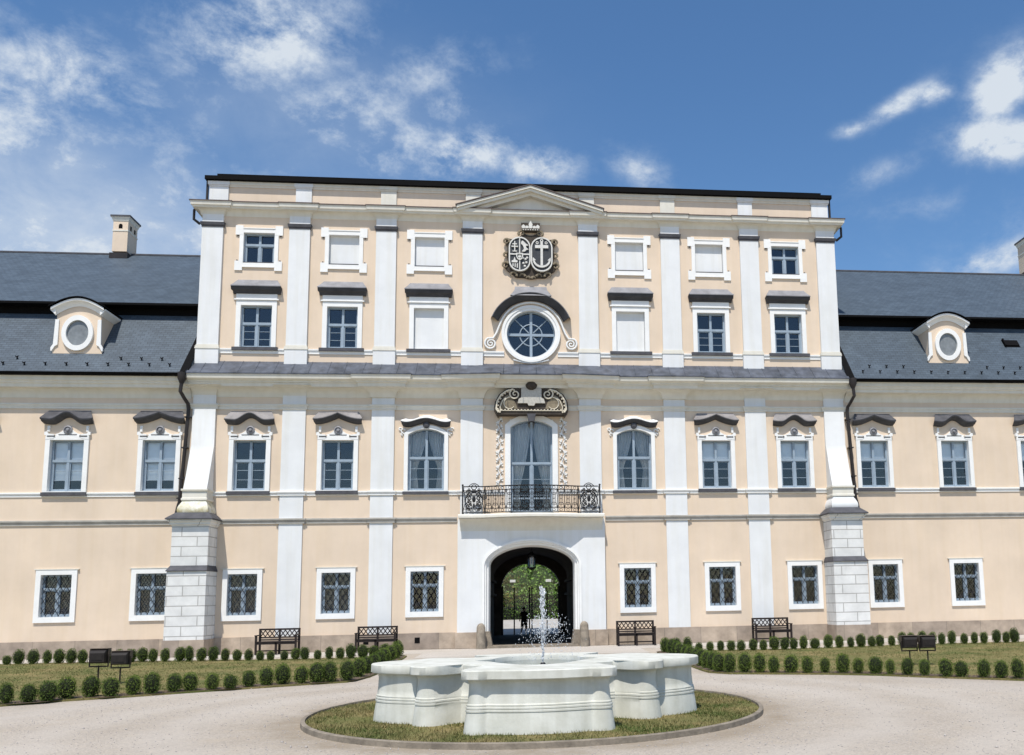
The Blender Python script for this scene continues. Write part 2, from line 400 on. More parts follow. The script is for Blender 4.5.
# cloud banks: direction of the centre, angular size across and up, tilt, density
CL = [(60, 215, 230, 90, 0, .55), (70, 75, 50, 34, 0, .66), (5, 110, 50, 60, 0, .62), (135, 95, 30, 20, 0, .5), (258, 32, 74, 36, -15, .78), (225, 70, 60, 36, -20, .3),
      (345, 118, 74, 34, -15, .52), (395, 148, 50, 24, -20, .58), (250, 105, 70, 34, 0, .25), (430, 72, 60, 24, -15, .4), (452, 106, 30, 13, -20, .55),
      (465, 155, 42, 20, -15, .95), (535, 166, 36, 14, 0, .9), (640, 170, 28, 15, 25, .52), (900, 104, 30, 8, -20, .72), (934, 93, 14, 8, 0, .8), (852, 129, 15, 6, -10, .6),
      (1004, 84, 30, 20, -40, 1.0), (1000, 140, 38, 17, 10, 1.0), (1010, 256, 80, 15, -14, .6), (880, 175, 46, 11, -10, .3), (930, 205, 60, 16, 0, .22), (150, 160, 200, 120, 0, .25),
      (-250, 160, 260, 120, 0, .7), (1350, 130, 240, 60, -10, .6)]
n1 = N.new('ShaderNodeTexNoise'); n1.inputs['Scale'].default_value = 13; n1.inputs['Detail'].default_value = 13; n1.inputs['Roughness'].default_value = .62; n1.inputs['Distortion'].default_value = .25
mp = N.new('ShaderNodeMapping'); mp.inputs['Scale'].default_value = (1, 1, 1.45); mp.inputs['Rotation'].default_value = (0, R(-16), 0)
L.new(D, mp.inputs['Vector']); L.new(mp.outputs['Vector'], n1.inputs['Vector'])
n2 = N.new('ShaderNodeTexNoise'); n2.inputs['Scale'].default_value = 38; n2.inputs['Detail'].default_value = 10; n2.inputs['Roughness'].default_value = .7
L.new(mp.outputs['Vector'], n2.inputs['Vector'])
tot = None
for (px, py, rx, ry, tilt, dens) in CL:
    c = ray(px, py).normalized()
    a = Vector((0, 0, 1)).cross(c).normalized() * -1; b = a.cross(c) * 1
    b = c.cross(a) if b.z < 0 else b
    t = R(-tilt)
    ax = a * math.cos(t) + b * math.sin(t); ay = b * math.cos(t) - a * math.sin(t)
    kx, ky = 900 / rx, 900 / ry
    df = vmath('SUBTRACT', D, c)
    e1 = math_('MULTIPLY', vmath('DOT_PRODUCT', df.outputs[0], ax).outputs['Value'], kx)
    e2 = math_('MULTIPLY', vmath('DOT_PRODUCT', df.outputs[0], ay).outputs['Value'], ky)
    q = math_('ADD', math_('MULTIPLY', e1, e1), math_('MULTIPLY', e2, e2))
    front = math_('GREATER_THAN', vmath('DOT_PRODUCT', D, c).outputs['Value'], 0)
    g = math_('MULTIPLY', math_('MULTIPLY', math_('EXPONENT', math_('MULTIPLY', q, -.75)), dens), front)
    tot = g if tot is None else math_('MAXIMUM', tot, math_('ADD', math_('MULTIPLY', g, .35), math_('MULTIPLY', math_('MAXIMUM', tot, g), .78)))
nz = math_('ADD', math_('MULTIPLY', math_('SUBTRACT', n1.outputs['Fac'], .5), 4.0), math_('MULTIPLY', math_('SUBTRACT', n2.outputs['Fac'], .5), 1.7))
# density = mask lifted or eaten away by the noise
den = math_('MULTIPLY', math_('ADD', math_('MULTIPLY', tot, 1.05), math_('MULTIPLY', nz, math_('ADD', math_('MULTIPLY', tot, .85), .10))), 1.0, clamp=True)
hz = None
for (px, py, rx, ry, a_) in ((50, 220, 200, 85, .72), (-200, 190, 260, 120, .5), (320, 120, 190, 80, .40)):
    c = ray(px, py).normalized(); df = vmath('SUBTRACT', D, c); a = c.cross(Vector((0, 0, 1))).normalized(); b = a.cross(c)
    e1 = math_('MULTIPLY', vmath('DOT_PRODUCT', df.outputs[0], a).outputs['Value'], 900 / rx); e2 = math_('MULTIPLY', vmath('DOT_PRODUCT', df.outputs[0], b).outputs['Value'], 900 / ry)
    q = math_('MULTIPLY', math_('EXPONENT', math_('MULTIPLY', math_('ADD', math_('MULTIPLY', e1, e1), math_('MULTIPLY', e2, e2)), -.8)), a_)
    hz = q if hz is None else math_('MAXIMUM', hz, q)
hz = math_('MULTIPLY', hz, math_('ADD', math_('MULTIPLY', n1.outputs['Fac'], 1.1), .45))
den = math_('MAXIMUM', den, hz)
veil = math_('MULTIPLY', math_('SUBTRACT', n1.outputs['Fac'], .5), .16, clamp=True)
den = math_('MAXIMUM', den, veil)
sm = N.new('ShaderNodeMapRange'); sm.interpolation_type = 'SMOOTHSTEP'; sm.inputs['From Min'].default_value = .03; sm.inputs['From Max'].default_value = 1.08; L.new(den, sm.inputs['Value'])
den = math_('MULTIPLY', sm.outputs[0], .95)
hs = N.new('ShaderNodeHueSaturation'); hs.inputs['Saturation'].default_value = 1.19; hs.inputs['Value'].default_value = 1.3
L.new(sky.outputs[0], hs.inputs['Color'])
mixc = N.new('ShaderNodeMix'); mixc.data_type = 'RGBA'
ccol = N.new('ShaderNodeMix'); ccol.data_type = 'RGBA'; L.new(math_('POWER', den, 2.0), ccol.inputs[0])
ccol.inputs[6].default_value = (4.6, 5.5, 6.8, 1); ccol.inputs[7].default_value = (6.5, 7.0, 7.5, 1)
L.new(den, mixc.inputs[0]); L.new(hs.outputs[0], mixc.inputs[6]); L.new(ccol.outputs[2], mixc.inputs[7])
L.new(mixc.outputs[2], bg.inputs['Color'])
SKY_HS = hs

scene.view_settings.view_transform = 'Standard'; scene.view_settings.look = 'None'
scene.view_settings.exposure = .2; scene.view_settings.gamma = 1; scene.view_settings.use_curve_mapping = False
scene.render.engine = 'CYCLES'
scene.cycles.use_denoising = True; scene.cycles.denoiser = 'OPENIMAGEDENOISE'
scene.cycles.max_bounces = 8; scene.cycles.transparent_max_bounces = 16

#SECTION2
# ------------------------------------------------------------------ the manor house
manor = thing('manor_house', 'peach and white baroque manor house with slate roofed wings and arched gateway', 'building')
PIL = (2.185, 5.375, 8.51, 11.60)
WINC = (3.82, 6.95, 10.0)
WINGS = {-1: (13.07, 16.14, 19.25, 22.4, 25.5), 1: (13.15, 16.42, 19.7, 22.9, 26.0)}
XE = 27.5                                   # outer end of the wings
holes = [(-2.0, 2.0, 0, 4.1), (-.80, .80, 4.8, 8.29)]
for s in (-1, 1):
    for c in WINC:
        if c < 4: holes.append((s * c - .66, s * c + .66, 5.66, 7.95))
        else: holes.append((s * c - .56, s * c + .56, 5.70, 7.50))
        cu = c - .04
        holes.append((s * cu - .55, s * cu + .55, 10.93, 12.51)); holes.append((s * cu - .55, s * cu + .55, 14.12, 15.28))
    for c in WINGS[s]:
        holes.append((s * c - .56, s * c + .56, 5.70, 7.52))
holes.append((-.95, .95, 10.62, 12.52))     # round window
GROUND = [-3.82, -6.90, -10.08, -13.11, -16.2, -19.3, -22.4, 3.86, 7.03, 10.18, 13.33, 16.55, 19.8, 23.0]
GZ = lambda c: 1.39 if c < -12 else 1.32
for c in GROUND: holes.append((c - .50, c + .50, GZ(c), GZ(c) + 1.43))
def wall_faces(mb, x0, x1, z0, z1, y=0.0, hs=()):
    hs = [h for h in hs if h[0] < x1 and h[1] > x0 and h[2] < z1 and h[3] > z0]
    xs = sorted({x0, x1, *[min(max(v, x0), x1) for h in hs for v in h[:2]]}); zs = sorted({z0, z1, *[min(max(v, z0), z1) for h in hs for v in h[2:]]})
    for a, b in zip(xs, xs[1:]):
        for c, d in zip(zs, zs[1:]):
            mx, mz = (a + b) / 2, (c + d) / 2
            if any(h[0] < mx < h[1] and h[2] < mz < h[3] for h in hs): continue
            mb.quad((a, y, c), (b, y, c), (b, y, d), (a, y, d))
mb = MB()
wall_faces(mb, -XE, XE, 0, 9.6, 0, holes)
wall_faces(mb, -12, 12, 9.6, 16.4, 0, holes)
sq = [(.95 * math.cos(a) / max(abs(math.cos(a)), abs(math.sin(a))), 11.57 + .95 * math.sin(a) / max(abs(math.cos(a)), abs(math.sin(a)))) for a in [2 * PI * (i + .5) / 40 - PI / 40 for i in range(40)]]
mb.ring(sq, circ(.93, 40, 0, 11.57), 0, .02, .3)
for s in (-1, 1):                             # sides of the raised centre and the gable ends
    mb.quad((s * 12, 0, 0), (s * 12, 11.5, 0), (s * 12, 11.5, 17.4), (s * 12, 0, 16.4))
    mb.add([(s * XE, 0, 0), (s * XE, 15.6, 0), (s * XE, 15.6, 9.8), (s * XE, 7.8, 17.35), (s * XE, 1.3, 12.4), (s * XE, 0, 9.8)], [(0, 1, 2, 3, 4, 5)])
mb.add([(-12, 11.5, 0), (-1.45, 11.5, 0), (-1.45, 11.5, 3.5), (1.45, 11.5, 3.5), (1.45, 11.5, 0), (12, 11.5, 0), (12, 11.5, 17.4), (-12, 11.5, 17.4)], [(0, 1, 2, 7), (2, 3, 6, 7), (3, 4, 5, 6)])
for s in (-1, 1): mb.quad((s * 12, 15.6, 0), (s * XE, 15.6, 0), (s * XE, 15.6, 9.8), (s * 12, 15.6, 9.8))
mb.build('wall', M['peach'], manor, smooth=False)
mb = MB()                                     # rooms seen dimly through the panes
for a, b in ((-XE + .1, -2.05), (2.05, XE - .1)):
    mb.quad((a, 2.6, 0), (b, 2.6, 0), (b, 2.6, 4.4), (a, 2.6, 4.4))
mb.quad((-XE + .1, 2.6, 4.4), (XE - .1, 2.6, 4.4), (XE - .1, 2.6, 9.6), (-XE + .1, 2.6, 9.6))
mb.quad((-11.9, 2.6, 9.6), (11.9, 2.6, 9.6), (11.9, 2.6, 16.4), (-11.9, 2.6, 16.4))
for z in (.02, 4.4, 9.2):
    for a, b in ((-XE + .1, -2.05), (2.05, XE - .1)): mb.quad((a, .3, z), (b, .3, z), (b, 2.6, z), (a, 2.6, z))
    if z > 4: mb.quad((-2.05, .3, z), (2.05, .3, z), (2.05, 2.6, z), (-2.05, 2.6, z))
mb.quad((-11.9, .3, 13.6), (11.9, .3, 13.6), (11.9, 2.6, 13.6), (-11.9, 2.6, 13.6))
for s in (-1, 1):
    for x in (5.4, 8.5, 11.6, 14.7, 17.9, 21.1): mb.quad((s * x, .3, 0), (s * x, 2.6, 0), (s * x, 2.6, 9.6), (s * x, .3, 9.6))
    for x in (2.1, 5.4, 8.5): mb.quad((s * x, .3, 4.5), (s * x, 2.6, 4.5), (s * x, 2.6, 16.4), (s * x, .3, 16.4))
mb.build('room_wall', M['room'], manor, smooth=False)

# stone plinth along the foot, cut round the gateway
mb = MB()
for s in (-1, 1):
    a, b = sorted((s * 2.72, s * XE)); mb.box(a, b, -.07, 0, -.02, .57)
    a, b = sorted((s * 1.86, s * 2.72)); mb.box(a, b, -.24, 0, -.02, .56)
mb.build('plinth', M['plinth'], manor, smooth=False)
mb = MB()
for x in (-4.05, -7.02 + 1.2): mb.box(x - .09, x + .09, -.078, -.06, .22, .42)
mb.build('plinth_vent', M['black'], manor, smooth=False)

# string courses
def course(name, z0, z1, p, x0, x1, breaks=(), hw=.44, d=.07, m='cornice', y=0):
    path = [(x0, y)]
    for c in sorted(breaks):
        if c - hw > x0 and c + hw < x1: path += [(c - hw, y), (c - hw, y - d), (c + hw, y - d), (c + hw, y)]
    path.append((x1, y))
    h = z1 - z0
    prof = [(-.01, z0), (p * .45, z0), (p * .45, z0 + h * .35), (p * .7, z0 + h * .5), (p * .7, z0 + h * .62), (p, z0 + h * .72), (p, z1), (-.01, z1 + .015)]
    o = MB().sweep(prof, path).build(name, M[m], manor, ang=20); return o
br = [s * c for s in (-1, 1) for c in PIL[:3]]
for x0, x1, bb in ((-XE, -2.7, br), (2.7, XE, br)):
    course('string_course', 4.50, 4.68, .085, x0, x1, [c for c in bb if abs(c) > 3], m='stringgrey')
for x0, x1, bb in ((-XE, -.99, br), (.99, XE, br)):
    course('string_course', 5.50, 5.65, .07, x0, x1, bb, m='trim')
course('string_course', 8.63, 8.82, .07, -XE, XE, [s * c for s in (-1, 1) for c in PIL], hw=.42, m='cornice')
for x0, x1 in ((-12, -1.0), (1.0, 12)):
    course('string_course', 10.70, 10.88, .06, x0, x1, (), m='trim')

# pilasters: lower order
for s in (-1, 1):
    for c in PIL[:3]:
        mb = MB(); x = s * c
        mb.box(x - .405, x + .405, -.065, 0, .57 if c > 3 else 4.7, 9.14)
        pl_ = mb.build('pilaster', M['white'], manor, ang=20); mb = MB()
        # flared head running up into the cornice
        rows = []
        for i in range(7):
            t = i / 6; k = .405 + .26 * (1 - math.cos(t * PI / 2)); d = .065 + .45 * (1 - math.cos(t * PI / 2))
            z = 9.14 + .30 * math.sin(t * PI / 2)
            rows.append([(x - k, 0, z), (x - k, -d, z), (x + k, -d, z), (x + k, 0, z)])
        mb.loft(rows)
        mb.build('capital', M['cornice'], pl_, ang=20)
# upper order
for s in (-1, 1):
    for c in PIL:
        mb = MB(); x = s * c
        mb.box(x - .37, x + .37, -.10, 0, 10.99, 15.97)
        mb.box(x - .40, x + .40, -.13, 0, 10.2, 10.84)
        p = mb.build('pilaster', M['white'], manor, smooth=False)
        mb = MB()
        for a, b, k, d in ((10.84, 10.89, .42, .15), (10.89, 10.95, .41, .14), (10.95, 11.0, .385, .12)): mb.box(x - k, x + k, -d, 0, a, b)
        mb.build('base_moulding', M['cornice'], p, smooth=False)
        mb = MB()
        mb.loft([[(x - k, 0, z), (x - k, -d, z), (x + k, -d, z), (x + k, 0, z)] for z, k, d in ((15.44, .37, .10), (15.44, .385, .12), (15.49, .385, .12), (15.51, .41, .15), (15.60, .425, .17), (15.62, .425, .17), (15.64, .37, .10))])
        mb.build('capital_band', M['slatepaint'], p, smooth=False)
        rows = []
        for i in range(7):
            t = i / 6; k = .37 + .30 * (1 - math.cos(t * PI / 2)); d = .10 + .24 * (1 - math.cos(t * PI / 2)); z = 15.93 + .25 * math.sin(t * PI / 2)
            rows.append([(x - k, 0, z), (x - k, -d, z), (x + k, -d, z), (x + k, 0, z)])
        MB().loft(rows).build('capital', M['cornice'], p, ang=20)

# lower main cornice with its metal skirt roof, bowed forward over the door
def bow(x): return .52 * max(0, math.cos(PI * x / 3.1)) if abs(x) < 1.55 else 0
cpath = [(-12.08, 0)]
for c in sorted([s * c for s in (-1, 1) for c in PIL]):
    a, b = c - .43, c + .43
    if c < -11: cpath = [(-12.08, 0)]
    elif c > 11: cpath += [(12.08, 0)]
    elif abs(c) > 8: pass
    elif c == -2.19:
        cpath += [(a, 0), (a, -.12), (-1.55, -.12)] + [(float(x), -.12) for x in np.linspace(-1.5, 1.5, 25)] + [(1.55, -.12), (2.615, -.12), (2.615, 0)]
    elif c == 2.19: pass
    else: cpath += [(a, 0), (a, -.12), (b, -.12), (b, 0)]
prof = [(-.02 - .12, 9.08), (.01, 9.08), (.03, 9.12)] + [(.03 + .33 * (1 - math.cos(t)), 9.12 + .28 * math.sin(t)) for t in np.linspace(0, PI / 2, 7)] + \
       [(.40, 9.40), (.42, 9.53), (.47, 9.54), (.47, 9.58), (.56, 9.63), (.60, 9.65), (.63, 9.80), (-.14, 9.80)]
def bowed(mb):
    mb.v = [(x, -.12 - (-y - .12) * (1 + bow(x) / .55) if y < -.12 else y, z) for x, y, z in mb.v]; return mb
bowed(MB().sweep(prof, cpath)).build('cornice', M['cornice'], manor, ang=25)
edge = [(x, y) for x, y in cpath]
def offpath(path, o):
    P = [Vector(p) for p in path]; out = []
    nr = [Vector(((P[i + 1] - P[i]).normalized().y, -(P[i + 1] - P[i]).normalized().x)) for i in range(len(P) - 1)]
    for i in range(len(P)):
        if i == 0: v = nr[0]
        elif i == len(P) - 1: v = nr[-1]
        else: v = (nr[i - 1] + nr[i]) / max(.25, 1 + nr[i - 1].dot(nr[i]))
        out.append((P[i].x + v.x * o, P[i].y + v.y * o))
    return out
e1 = offpath(cpath, .655)
mb = MB()
mb.loft([[(x, y, 9.805) for x, y in offpath(cpath, .3)], [(x, y, 9.795) for x, y in e1], [(x, y, 9.835) for x, y in e1], [(x, .0, 10.41) for x, y in cpath]]); bowed(mb)
mb.quad((-12.08, 0, 9.8), (-12.08, -.72, 9.8), (-12.08, -.72, 9.84), (-12.08, 0, 10.41))
for x in np.arange(-11.6, 11.7, .62):          # standing seams
    x = float(x) + random.uniform(-.05, .05)
    y0 = -.655 - (.12 if any(abs(abs(x) - c) < .95 for c in PIL[:2]) or abs(x) < 2 else 0) - bow(x) * 1.03
    mb.tube([(x, y0 + .01, 9.85), (x, .0, 10.418)], .011, 4)
mb.build('skirt_roof', M['skirt'], manor, ang=25)

# upper cornice with breaks over the pilasters
upath = [(-12.02, 3.0), (-12.02, -.06)]
for c in sorted([s * c for s in (-1, 1) for c in PIL]):
    if c < -11: upath += [(-11.21, -.06), (-11.21, 0)]
    elif c > 11: upath += [(11.21, 0), (11.21, -.06), (12.02, -.06), (12.02, 3.0)]
    else: upath += [(c - .39, 0), (c - .39, -.06), (c + .39, -.06), (c + .39, 0)]
prof = [(-.13, 15.90), (.01, 15.90), (.02, 15.94)] + [(.02 + .19 * (1 - math.cos(t)), 15.94 + .19 * math.sin(t)) for t in np.linspace(0, PI / 2, 6)] + [(.23, 16.11), (.25, 16.12), (.26, 16.17), (.30, 16.19), (.32, 16.33), (-.13, 16.34)]
MB().sweep(prof, upath).build('cornice', M['cornice'], manor, ang=25)
u1 = offpath(upath, .345); u0 = offpath(upath, .0)
mb = MB(); mb.loft([[(x, y, 16.335) for x, y in offpath(upath, .2)], [(x, y, 16.325) for x, y in u1], [(x, y, 16.36) for x, y in u1], [(max(-11.9, min(11.9, x)), max(y, .0) + .45, 16.5) for x, y in u0]])
mb.build('cornice_flashing', M['flash'], manor, ang=25)

# attic storey with little piers, black roof edge
mb = MB(); mb.box(-11.9, 11.9, .4, 11.4, 16.3, 17.30); mb.build('attic_wall', M['peach'], manor, smooth=False)
mb = MB()
mb.sweep([(-.02, 17.22), (.03, 17.22), (.05, 17.27), (.09, 17.30), (.09, 17.42), (-.02, 17.43)], [(-11.9, 3), (-11.9, .4), (11.9, .4), (11.9, 3)])
mb.build('attic_moulding', M['cornice'], manor, ang=20)
for s in (-1, 1):
    for c in PIL:
        hw = .34 if c > 11 else .29; x = s * (c if c < 11 else 11.58)
        mb = MB(); mb.box(x - hw, x + hw, .33, .5, 16.3, 17.27)
        mb.box(x - hw - .05, x + hw + .05, .27, .5, 17.27, 17.40); mb.box(x - hw - .025, x + hw + .025, .30, .5, 17.22, 17.27)
        mb.build('attic_pier', M['cornice'] if c < 6 else M['white'], manor, smooth=False)
mb = MB()
mb.box(-12.06, 12.06, .17, 11.7, 17.43, 17.57)
mb.hprism([(-11.7, .42), (11.7, .42), (11.7, 11.4), (-11.7, 11.4)], 17.57, 17.76)
mb.add([(-11.7, .42, 17.761), (11.7, .42, 17.761), (11.7, 11.4, 17.761), (-11.7, 11.4, 17.761), (-8, 5.9, 18.9), (8, 5.9, 18.9)], [(0, 1, 5, 4), (1, 2, 5), (2, 3, 4, 5), (3, 0, 4)])
mb.build('roof', M['black'], manor, smooth=False)

# pediment
mb = MB()
mb.prism([(-2.35, 16.2), (2.35, 16.2), (0, 17.02)], -.06, .4)
ped = mb.build('pediment', M['cornice'], manor, smooth=False)
mb = MB()
def rake(mb, x0, x1, za, zb, t0, t1, y0, y1, y2):
    """sloping slab between (x0, za) and (x1, zb); thickness t0..t1 measured straight up"""
    return mb.prism([(x0, za + t0), (x1, zb + t0), (x1, zb + t1), (x0, za + t1)] if x1 > x0 else [(x1, zb + t0), (x0, za + t0), (x0, za + t1), (x1, zb + t1)], y0, y2)
for s in (-1, 1):
    rake(mb, s * 2.72, 0, 16.20, 17.06, 0, .10, -.44, 0, .4)
    rake(mb, s * 2.76, 0, 16.29, 17.16, .005, .10, -.50, 0, .4)
    rake(mb, s * 2.2, 0, 16.23, 16.94, 0, .13, -.30, 0, .4)
mb.build('raking_cornice', M['cornice'], ped, smooth=False)
mb = MB()
for s in (-1, 1): rake(mb, s * 2.80, 0, 16.375, 17.26, .012, .05, -.535, 0, .41)
mb.build('raking_flashing', M['flash'], ped, smooth=False)

# ---- windows
GL_Y = .17
def sash_mb(hw, h, zt=.57, arch=None, bars=True, ft=.06, leafs=True):
    mb = MB()
    if arch: outer = segloop(hw, 0, arch[0], arch[1]); inner = segloop(hw - ft, ft, arch[0], arch[1] * .82)
    else: outer = rect(-hw, hw, 0, h); inner = rect(-hw + ft, hw - ft, ft, h - ft)
    mb.ring(outer, inner, .11, .22, .19)
    top = h - (0.02 if arch else .03)
    mb.box(-.042, .042, .10, .19, ft * .6, top)
    if zt:
        z = h * zt; mb.box(-hw + ft * .6, hw - ft * .6, .095, .19, z - .045, z + .045)
        if leafs:
            for s in (-1, 1):
                a, b = sorted((s * .042, s * (hw - ft)))
                mb.ring(rect(a, b, ft, z - .045), rect(a + .035, b - .035, ft + .035, z - .08), .125, .19, .19)
                if bars:
                    for q in (1 / 3, 2 / 3): mb.box(a + .03, b - .03, .15, .165, ft + (z - ft) * q - .008, ft + (z - ft) * q + .008)
    return mb
def pane_mb(hw, h, arch=None):
    lp = segloop(hw - .03, .03, arch[0], arch[1] * .9) if arch else rect(-hw + .03, hw - .03, .03, h - .03)
    return MB().add([(x, GL_Y, z) for x, z in lp], [tuple(range(len(lp)))])
def surround_mb(hw, h, side, top, bot, arch=None, p=.07, rev=.24):
    mb = MB()
    if arch:
        inner = segloop(hw, 0, arch[0], arch[1]); outer = segloop(hw + side, -bot, arch[0] + top * .35, arch[1] + top * .6)
    else: inner = rect(-hw, hw, 0, h); outer = rect(-hw - side, hw + side, -bot, h + top)
    mb.ring(outer, inner, -p, 0, rev)
    return mb
def hood(parent, kind, z, roofmat, hw=.865):
    n = 33; xs = np.linspace(-hw, hw, n)
    def f(x):
        u = abs(x) / hw
        if kind == 'arch': return .25 * (.5 + .5 * math.cos(PI * min(1, u / .62))) if u < .62 else .03 * (1 - math.cos(PI * (u - .62) / .76))
        if kind == 'ogee': return .26 * (1 - u) ** 1.5 + .015 * u ** 4 * 3
        if kind == 'wave': return .085 * math.cos(PI * u * 1.15) + .05 * u ** 4 + .02
        return 0
    rows = []; roof = []
    for x in xs:
        x = float(x); c = z + f(x)
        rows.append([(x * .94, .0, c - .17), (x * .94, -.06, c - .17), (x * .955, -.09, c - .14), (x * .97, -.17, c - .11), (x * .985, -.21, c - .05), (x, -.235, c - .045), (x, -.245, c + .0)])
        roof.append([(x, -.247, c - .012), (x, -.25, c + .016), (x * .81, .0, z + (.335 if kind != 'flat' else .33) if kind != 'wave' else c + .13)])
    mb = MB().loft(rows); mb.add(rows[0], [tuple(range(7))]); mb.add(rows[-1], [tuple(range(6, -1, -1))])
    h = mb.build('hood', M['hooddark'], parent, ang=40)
    mb = MB().loft(roof)
    for r in (roof[0], roof[-1]): mb.add([r[0], r[1], r[2], (r[2][0], 0, r[0][2])], [(0, 1, 2, 3)])
    mb.build('hood_roof', M[roofmat], parent, ang=30)
def curtains(parent, hw, h, y=.42, tie=.62, arch=None):
    for s in (-1, 1):
        rows = []
        for i in range(15):
            v = i / 14
            gap = .02 + .40 * (v / tie) ** 1.5 if v < tie else .42 - .10 * (v - tie) / (1 - tie)
            inn = hw * min(.9, gap * 1.5)
            zz = h * (1 - v) - .02
            rows.append([(s * (inn + (hw + .06 - inn) * j / 24), y + .03 * math.sin(j * 1.7 + s), min(zz, zz)) for j in range(25)])
        MB().loft(rows, flip=s < 0).build('curtain', M['curtain'], parent, ang=70)
def blind(parent, hw, z0, z1):
    MB().box(-hw - .02, hw + .02, .225, .23, z0, z1).build('blind', M['blind'], parent, smooth=False)

def make_ground_window():
    h = 1.43
    w = surround_mb(.50, h, .165, .17, .19, p=.06).build('window', M['trim'], manor, smooth=False)
    MB().box(-.72, .72, -.075, 0, h + .171, h + .20).build('drip_ledge', M['cornice'], w, smooth=False)
    sash_mb(.50, h, .66, bars=False).build('sash', M['sash'], w, smooth=False)
    pane_mb(.50, h).build('pane', M['glass'], w, smooth=False)
    mb = MB()
    # iron lattice of crossing bars in front of the sash
    n = 5
    def clip(x0, z0, dx, dz):
        ts = []
        t0, t1 = -9, 9
        for p, d, lo, hi in ((x0, dx, -.48, .48), (z0, dz, .02, h - .02)):
            a, b = (lo - p) / d, (hi - p) / d
            t0, t1 = max(t0, min(a, b)), min(t1, max(a, b))
        return (t0, t1) if t1 > t0 + .03 else None
    for sg in (-1, 1):
        for k in range(-7, 9):
            c = clip(k * .205 + (.1 if True else 0), h / 2, .62 * sg, 1.0)
            if c:
                pts = []
                for q in np.linspace(c[0], c[1], 9):
                    q = float(q); pts.append((k * .205 + .1 + .62 * sg * q, .045 + .008 * sg, h / 2 + q))
                mb.tube(pts, .011, 4)
    mb.build('grille', M['iron'], w)
    return w
gw = make_ground_window(); gw.location = (GROUND[0], 0, 1.32)
gnet = mat('grey_net_curtain', (.10, .12, .145), .9, .2, 4)
for c in GROUND[1:]:
        g_ = copy_tree(gw, loc=(c, 0, GZ(c)))
        if c < 0: MB().box(-.54, .54, .30, .305, 0, 1.43).build('net_curtain', gnet, g_, smooth=False)

def relief(parent, z, hw=.56):
    """plaster apron with little ears and a round boss above a first floor window"""
    mb = MB()
    mb.prism([(-.34, z + .13), (.34, z + .13), (.42, z + .20), (.30, z + .24), (.20, z + .30), (.12, z + .40), (-.12, z + .40), (-.20, z + .30), (-.30, z + .24), (-.42, z + .20)], -.05, 0)
    for s in (-1, 1):
        pl = [(.44, z + .05), (.72, z + .02), (.70, z + .16), (.76, z + .18), (.76, z + .28), (.68, z + .30), (.64, z + .22), (.44, z + .20)]
        if s < 0: pl = [(-x, q) for x, q in pl][::-1]
        mb.prism(pl, -.085, 0)
        mb.box(min(s * .60, s * .68), max(s * .60, s * .68), -.06, 0, z + .30, z + .50)
    mb.build('relief_panel', M['trim'], parent, smooth=False)
    mb = MB()
    for s in (-1, 1):
        mb.box(min(s * .40, s * .66), max(s * .40, s * .66), -.098, -.08, z + .115, z + .15)
    mb.box(-.30, .30, -.066, -.045, z + .175, z + .20)
    mb.build('relief_groove', M['hooddark'], parent, smooth=False)
    b = MB(); b.lathe([(.15, 0), (.15, .05), (.11, .07), (.10, .03), (.065, .04), (.045, .09), (0, .10)], n=18)
    b.v = [(x, -.03 - q, z + .36 + y) for x, y, q in b.v]
    b.build('boss', M['hoodmetal'], parent, ang=40)
def make_first_window(kind, cap='hoodbrown'):
    h = 1.81
    w = surround_mb(.56, h, .155, .15, .03, p=.075).build('window', M['trim'], manor, smooth=False)
    sash_mb(.56, h, .60).build('sash', M['sash'], w, smooth=False)
    pane_mb(.56, h).build('pane', M['glass'], w, smooth=False)
    MB().box(-.74, .74, -.11, 0, -.16, -.04).build('sill', M['slatepaint'], w, smooth=False)
    hood(w, kind, 2.53, cap); relief(w, h)
    return w
proto = {}
for s in (-1, 1):
    row = [(s * WINC[1], 'ogee'), (s * WINC[2], 'arch')] + [(s * c, 'ogee' if i % 2 == 0 else 'arch') for i, c in enumerate(WINGS[s])]
    for x, kind in row:
        key = (kind, abs(x) > 12)
        if key not in proto: proto[key] = w_ = make_first_window(kind, 'slatepaint' if key[1] else 'hoodbrown')
        else:
            w_ = proto[key].copy(); col.objects.link(w_)
            for ch in [c for c in proto[key].children if not c.name.startswith('blind')]: copy_tree(ch, w_)
        w_.location = (x, 0, 5.70); h = 1.81
        if x < -12: blind(w_, .52, .42 if x > -18 else .3, h)
        elif x > 6: blind(w_, .52, h * .62, h)
